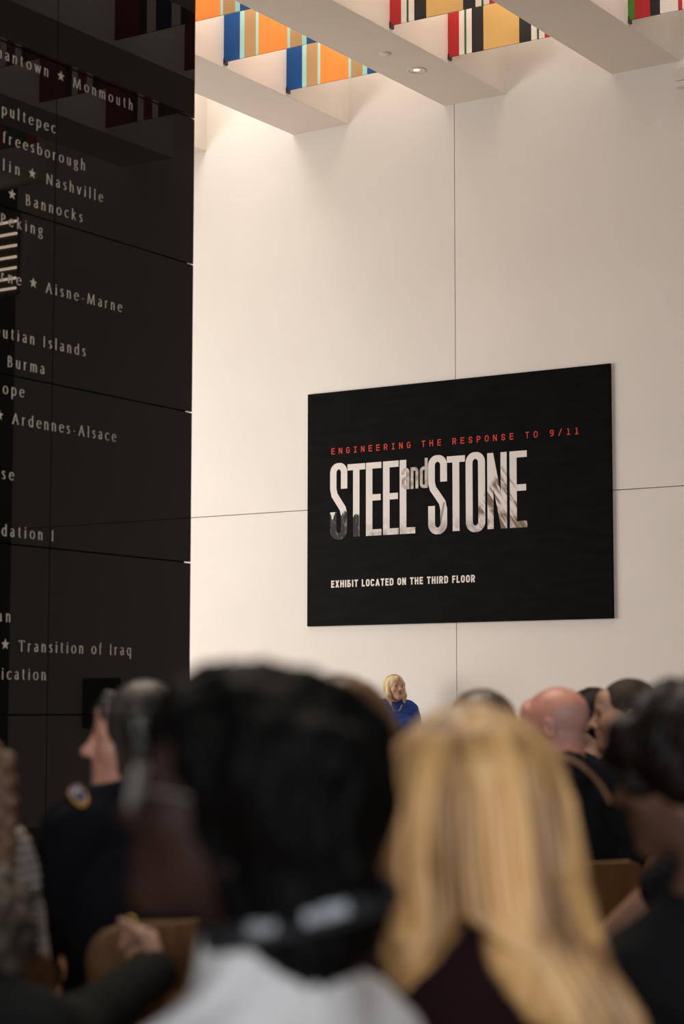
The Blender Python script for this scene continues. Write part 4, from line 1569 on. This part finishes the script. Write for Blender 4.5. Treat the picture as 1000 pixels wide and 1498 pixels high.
# ---- head between the two nearest women
p = Person('auburn haired person between the black haired and the blond woman', at(490, 1106, 3.3), 25, -20, SK_LIGHT, 1, None, vox=.006)
hp = [ell(p.v(.004, -.005, .032), (.100, .105, .104), .02), loft([(.04, .004, -.015, .098, .09), (-.05, .0, -.03, .098, .08), (-.13, .0, -.04, .085, .06), (-.18, 0, -.045, .06, .045)], .03, p.Rv, p.hcl)]
hp += move([ell((0, .145, -.03), (.078, .085, .115), .01, op='sub')], p.Rh, p.hcl)
p.hair(hp, H_AUBURN, .006, .003, 50)
p.top(cloth('brown_knit', (0.03, 0.024, 0.022)), .012)
p.trousers()
p.chair('plywood chair in front of the white shirt, only its top edge showing')

# ---- dark haired woman at the frame edge
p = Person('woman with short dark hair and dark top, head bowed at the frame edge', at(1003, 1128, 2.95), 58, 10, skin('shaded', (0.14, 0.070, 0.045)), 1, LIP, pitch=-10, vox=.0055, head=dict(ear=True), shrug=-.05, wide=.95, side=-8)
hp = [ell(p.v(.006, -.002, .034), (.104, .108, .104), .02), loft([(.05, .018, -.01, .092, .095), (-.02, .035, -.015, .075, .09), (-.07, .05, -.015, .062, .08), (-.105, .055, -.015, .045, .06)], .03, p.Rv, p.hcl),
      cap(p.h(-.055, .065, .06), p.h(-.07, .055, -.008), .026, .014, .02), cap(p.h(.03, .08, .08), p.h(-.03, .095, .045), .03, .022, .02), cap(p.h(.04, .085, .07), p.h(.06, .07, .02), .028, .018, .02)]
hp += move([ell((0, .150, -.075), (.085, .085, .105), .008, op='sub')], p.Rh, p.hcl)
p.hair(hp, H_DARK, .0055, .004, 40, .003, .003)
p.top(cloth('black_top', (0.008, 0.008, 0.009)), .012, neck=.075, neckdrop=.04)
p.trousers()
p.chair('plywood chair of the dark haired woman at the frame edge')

# ---- blond woman
p = Person('woman with long straight blond hair in a maroon top, seen from behind', at(684, 1212, 2.42), 62, 22, SK_LIGHT, 1, LIP, vox=.0055, wide=.92, side=4, hscale=1.08, head=dict(ear=False))
R_, o_ = p.Rv, p.hcl
KB = 1.126
VV = lambda x, y, z: p.v(x * KB, y * KB, z * KB)
LB = lambda lv, k: loft([tuple(c * KB for c in l) for l in lv], k, R_, o_)
hp = [ell(VV(.004, -.004, .034), (.110, .118, .114), .02),
      LB([(.075, .002, -.008, .090, .098), (.024, .005, -.015, .102, .098), (-.036, .004, -.03, .111, .085), (-.075, .010, -.05, .110, .065)], .03),
      LB([(-.04, .055, -.05, .062, .06), (-.087, .067, -.075, .062, .05), (-.132, .076, -.095, .068, .042), (-.176, .100, -.108, .060, .036), (-.21, .124, -.115, .048, .032), (-.27, .148, -.122, .036, .028), (-.36, .150, -.125, .020, .018)], .02),
      LB([(-.04, -.05, -.04, .058, .06), (-.087, -.050, -.06, .052, .045), (-.125, -.062, -.085, .034, .035), (-.155, -.078, -.10, .014, .02)], .02)]
hp += move([ell((0, .160, -.055), (.070, .085, .120), .006, op='sub')], p.Rh, p.hcl)
p.hair(hp, H_BLOND, .005, .0035, 44, .0012)
# separate locks lying on top of the fall of hair
for k in range(26):
    f = k / 25
    a = -1.25 + 2.5 * f
    pts = []
    for z, rx, ry, cx, cy in ((.125, .035, .04, .01, 0), (.09, .082, .09, .002, -.01), (.03, .104, .102, .005, -.012), (-.03, .113, .092, .006, -.028), (-.08, .112, .075, .012, -.045)):
        pts.append(VV(cx + rx * math.sin(a), cy - ry * math.cos(a), z))
    fall = ((-.13, .072 + .075 * a / 1.25 * .75, -.132), (-.18, .1 + .06 * a / 1.25, -.143), (-.235, .13 + .045 * a / 1.25, -.148), (-.30, .15 + .03 * a / 1.25, -.146)) if a > -.25 else ((-.115, -.062 + .03 * (a + .75), -.118), (-.15, -.078 + .01 * (a + .75), -.122))
    for z, x, y in fall:
        pts.append(VV(x, y, z))
    MB().tube([tuple(q_) for q_ in pts], [.004] + [.0075 + .003 * math.sin(k * 2.3)] * (len(pts) - 2) + [.002], 0, 8).build('hair_lock', H_BLOND, p.root, True)
p.top(cloth('maroon_top', (0.016, 0.0045, 0.0058)), .012, neck=.066, neckdrop=.06, collar=.05)
p.trousers()
p.chair('plywood chair of the blond woman', .09, -.06)

# ---- black haired woman, nearest
p = Person('black haired woman in a white shirt and lanyard, face turned in profile', at(352, 1178, 1.95), 87, 45, SK_DEEP, 1, LIP_DEEP, vox=.0055, pitch=9, side=-5, shrug=-.018, wide=.80, hscale=.98, head=dict(ear=False, nose=.9))
R_, o_ = p.Rv, p.hcl
hp = [ell(p.v(.034, -.002, .030), (.108, .116, .106), .02), ell(p.v(-.02, 0, .065), (.060, .09, .066), .04),
      loft([(.07, .046, -.01, .098, .105), (-.01, .058, -.015, .086, .10), (-.09, .062, -.022, .080, .09), (-.135, .064, -.03, .070, .075), (-.160, .064, -.03, .050, .055)], .03, R_, o_)]
hp += move([ell((0, .140, -.050), (.080, .092, .118), .006, op='sub')], p.Rh, p.hcl)
p.hair(hp, H_BLACK, .0055, .004, 36, .004, .004)
p.brows(H_BLACK)
WHITE = cloth('white_shirt', (0.82, 0.80, 0.80), .85, .1, 120)
p.top(WHITE, .012, neck=.066, neckdrop=.07, collar=.055, fold=.003)
p.trousers()
# glasses
M_FRAME = mat('glasses_frame', (0.30, 0.28, 0.26), .3, noise=.1)
M_LENS = bpy.data.materials.new('lens')
M_LENS.use_nodes = True
bs = M_LENS.node_tree.nodes['Principled BSDF']
bs.inputs['Transmission Weight'].default_value = 1.0
bs.inputs['Roughness'].default_value = 0.02
bs.inputs['IOR'].default_value = 1.5
q = MB()
for sx in (-1, 1):
    ring = [p.h(sx * .034 + .024 * math.cos(t_), .103, .000 + .020 * math.sin(t_)) for t_ in np.linspace(0, 2 * PI, 25)]
    q.tube([tuple(x) for x in ring], .0034, 0, 8)
    q.tube([tuple(p.h(sx * .058, .102, .004)), tuple(p.h(sx * .076, .05, .004)), tuple(p.h(sx * .080, -.01, .002))], .0012, 0, 8)
q.tube([tuple(p.h(-.010, .104, .004)), tuple(p.h(.010, .104, .004))], .002, 0, 8)
g = q.build('glasses', M_FRAME, p.root, True)
for sx in (-1, 1):
    v = [p.h(sx * .034 + .023 * math.cos(t_) * r_, .103 + .002 * (1 - r_ * r_) + dy, .019 * math.sin(t_) * r_) for dy in (0, .0015) for r_ in (1,) for t_ in np.linspace(0, 2 * PI, 24, endpoint=False)]
    MB().add(v, [tuple(range(24))[::-1], tuple(range(24, 48))] + [(i, (i + 1) % 24, (i + 1) % 24 + 24, i + 24) for i in range(24)]).build('lens', M_LENS, g)
# lanyard round the neck: dark cord with two pale woven lengths
nb = p.neckbase
ring = []
for k in range(33):
    t_ = 2 * PI * k / 32
    ring.append(nb + p.Rv @ np.array([.090 * math.sin(t_) + .020, -.002 - .088 * math.cos(t_), .092 + .022 * math.sin(t_) - .012 * math.cos(t_) * 0]))
MB().tube([tuple(x) for x in ring], .0135, 0, 10, flat=.45, up=[tuple(p.Rv @ np.array([math.sin(t_), -math.cos(t_), .3])) for t_ in np.linspace(0, 2 * PI, 33)]).build('lanyard', mat('lanyard_cord', (0.014, 0.014, 0.018), .8, noise=.2), p.root, True)
M_WEAVE = mat('lanyard_weave', (0.46, 0.49, 0.52), .7, rgb2=(.24, .25, .26), scale=50)
for t0, t1 in ((-.55, -.24), (.04, .50)):
    seg = [nb + p.Rv @ np.array([.090 * math.sin(t_) * 1.03 + .020, -.002 - .088 * math.cos(t_) * 1.035, .092 + .022 * math.sin(t_) + .004]) for t_ in np.linspace(t0, t1, 9)]
    MB().tube([tuple(x) for x in seg], .0075, 0, 10, flat=.45, up=[tuple(p.Rv @ np.array([math.sin(t_), -math.cos(t_), .3])) for t_ in np.linspace(t0, t1, 9)]).build('lanyard_weave', M_WEAVE, p.root, True)
o = p.chair('plywood chair of the black haired woman', -.07, -.05)
o.rotation_euler.z -= math.radians(28)
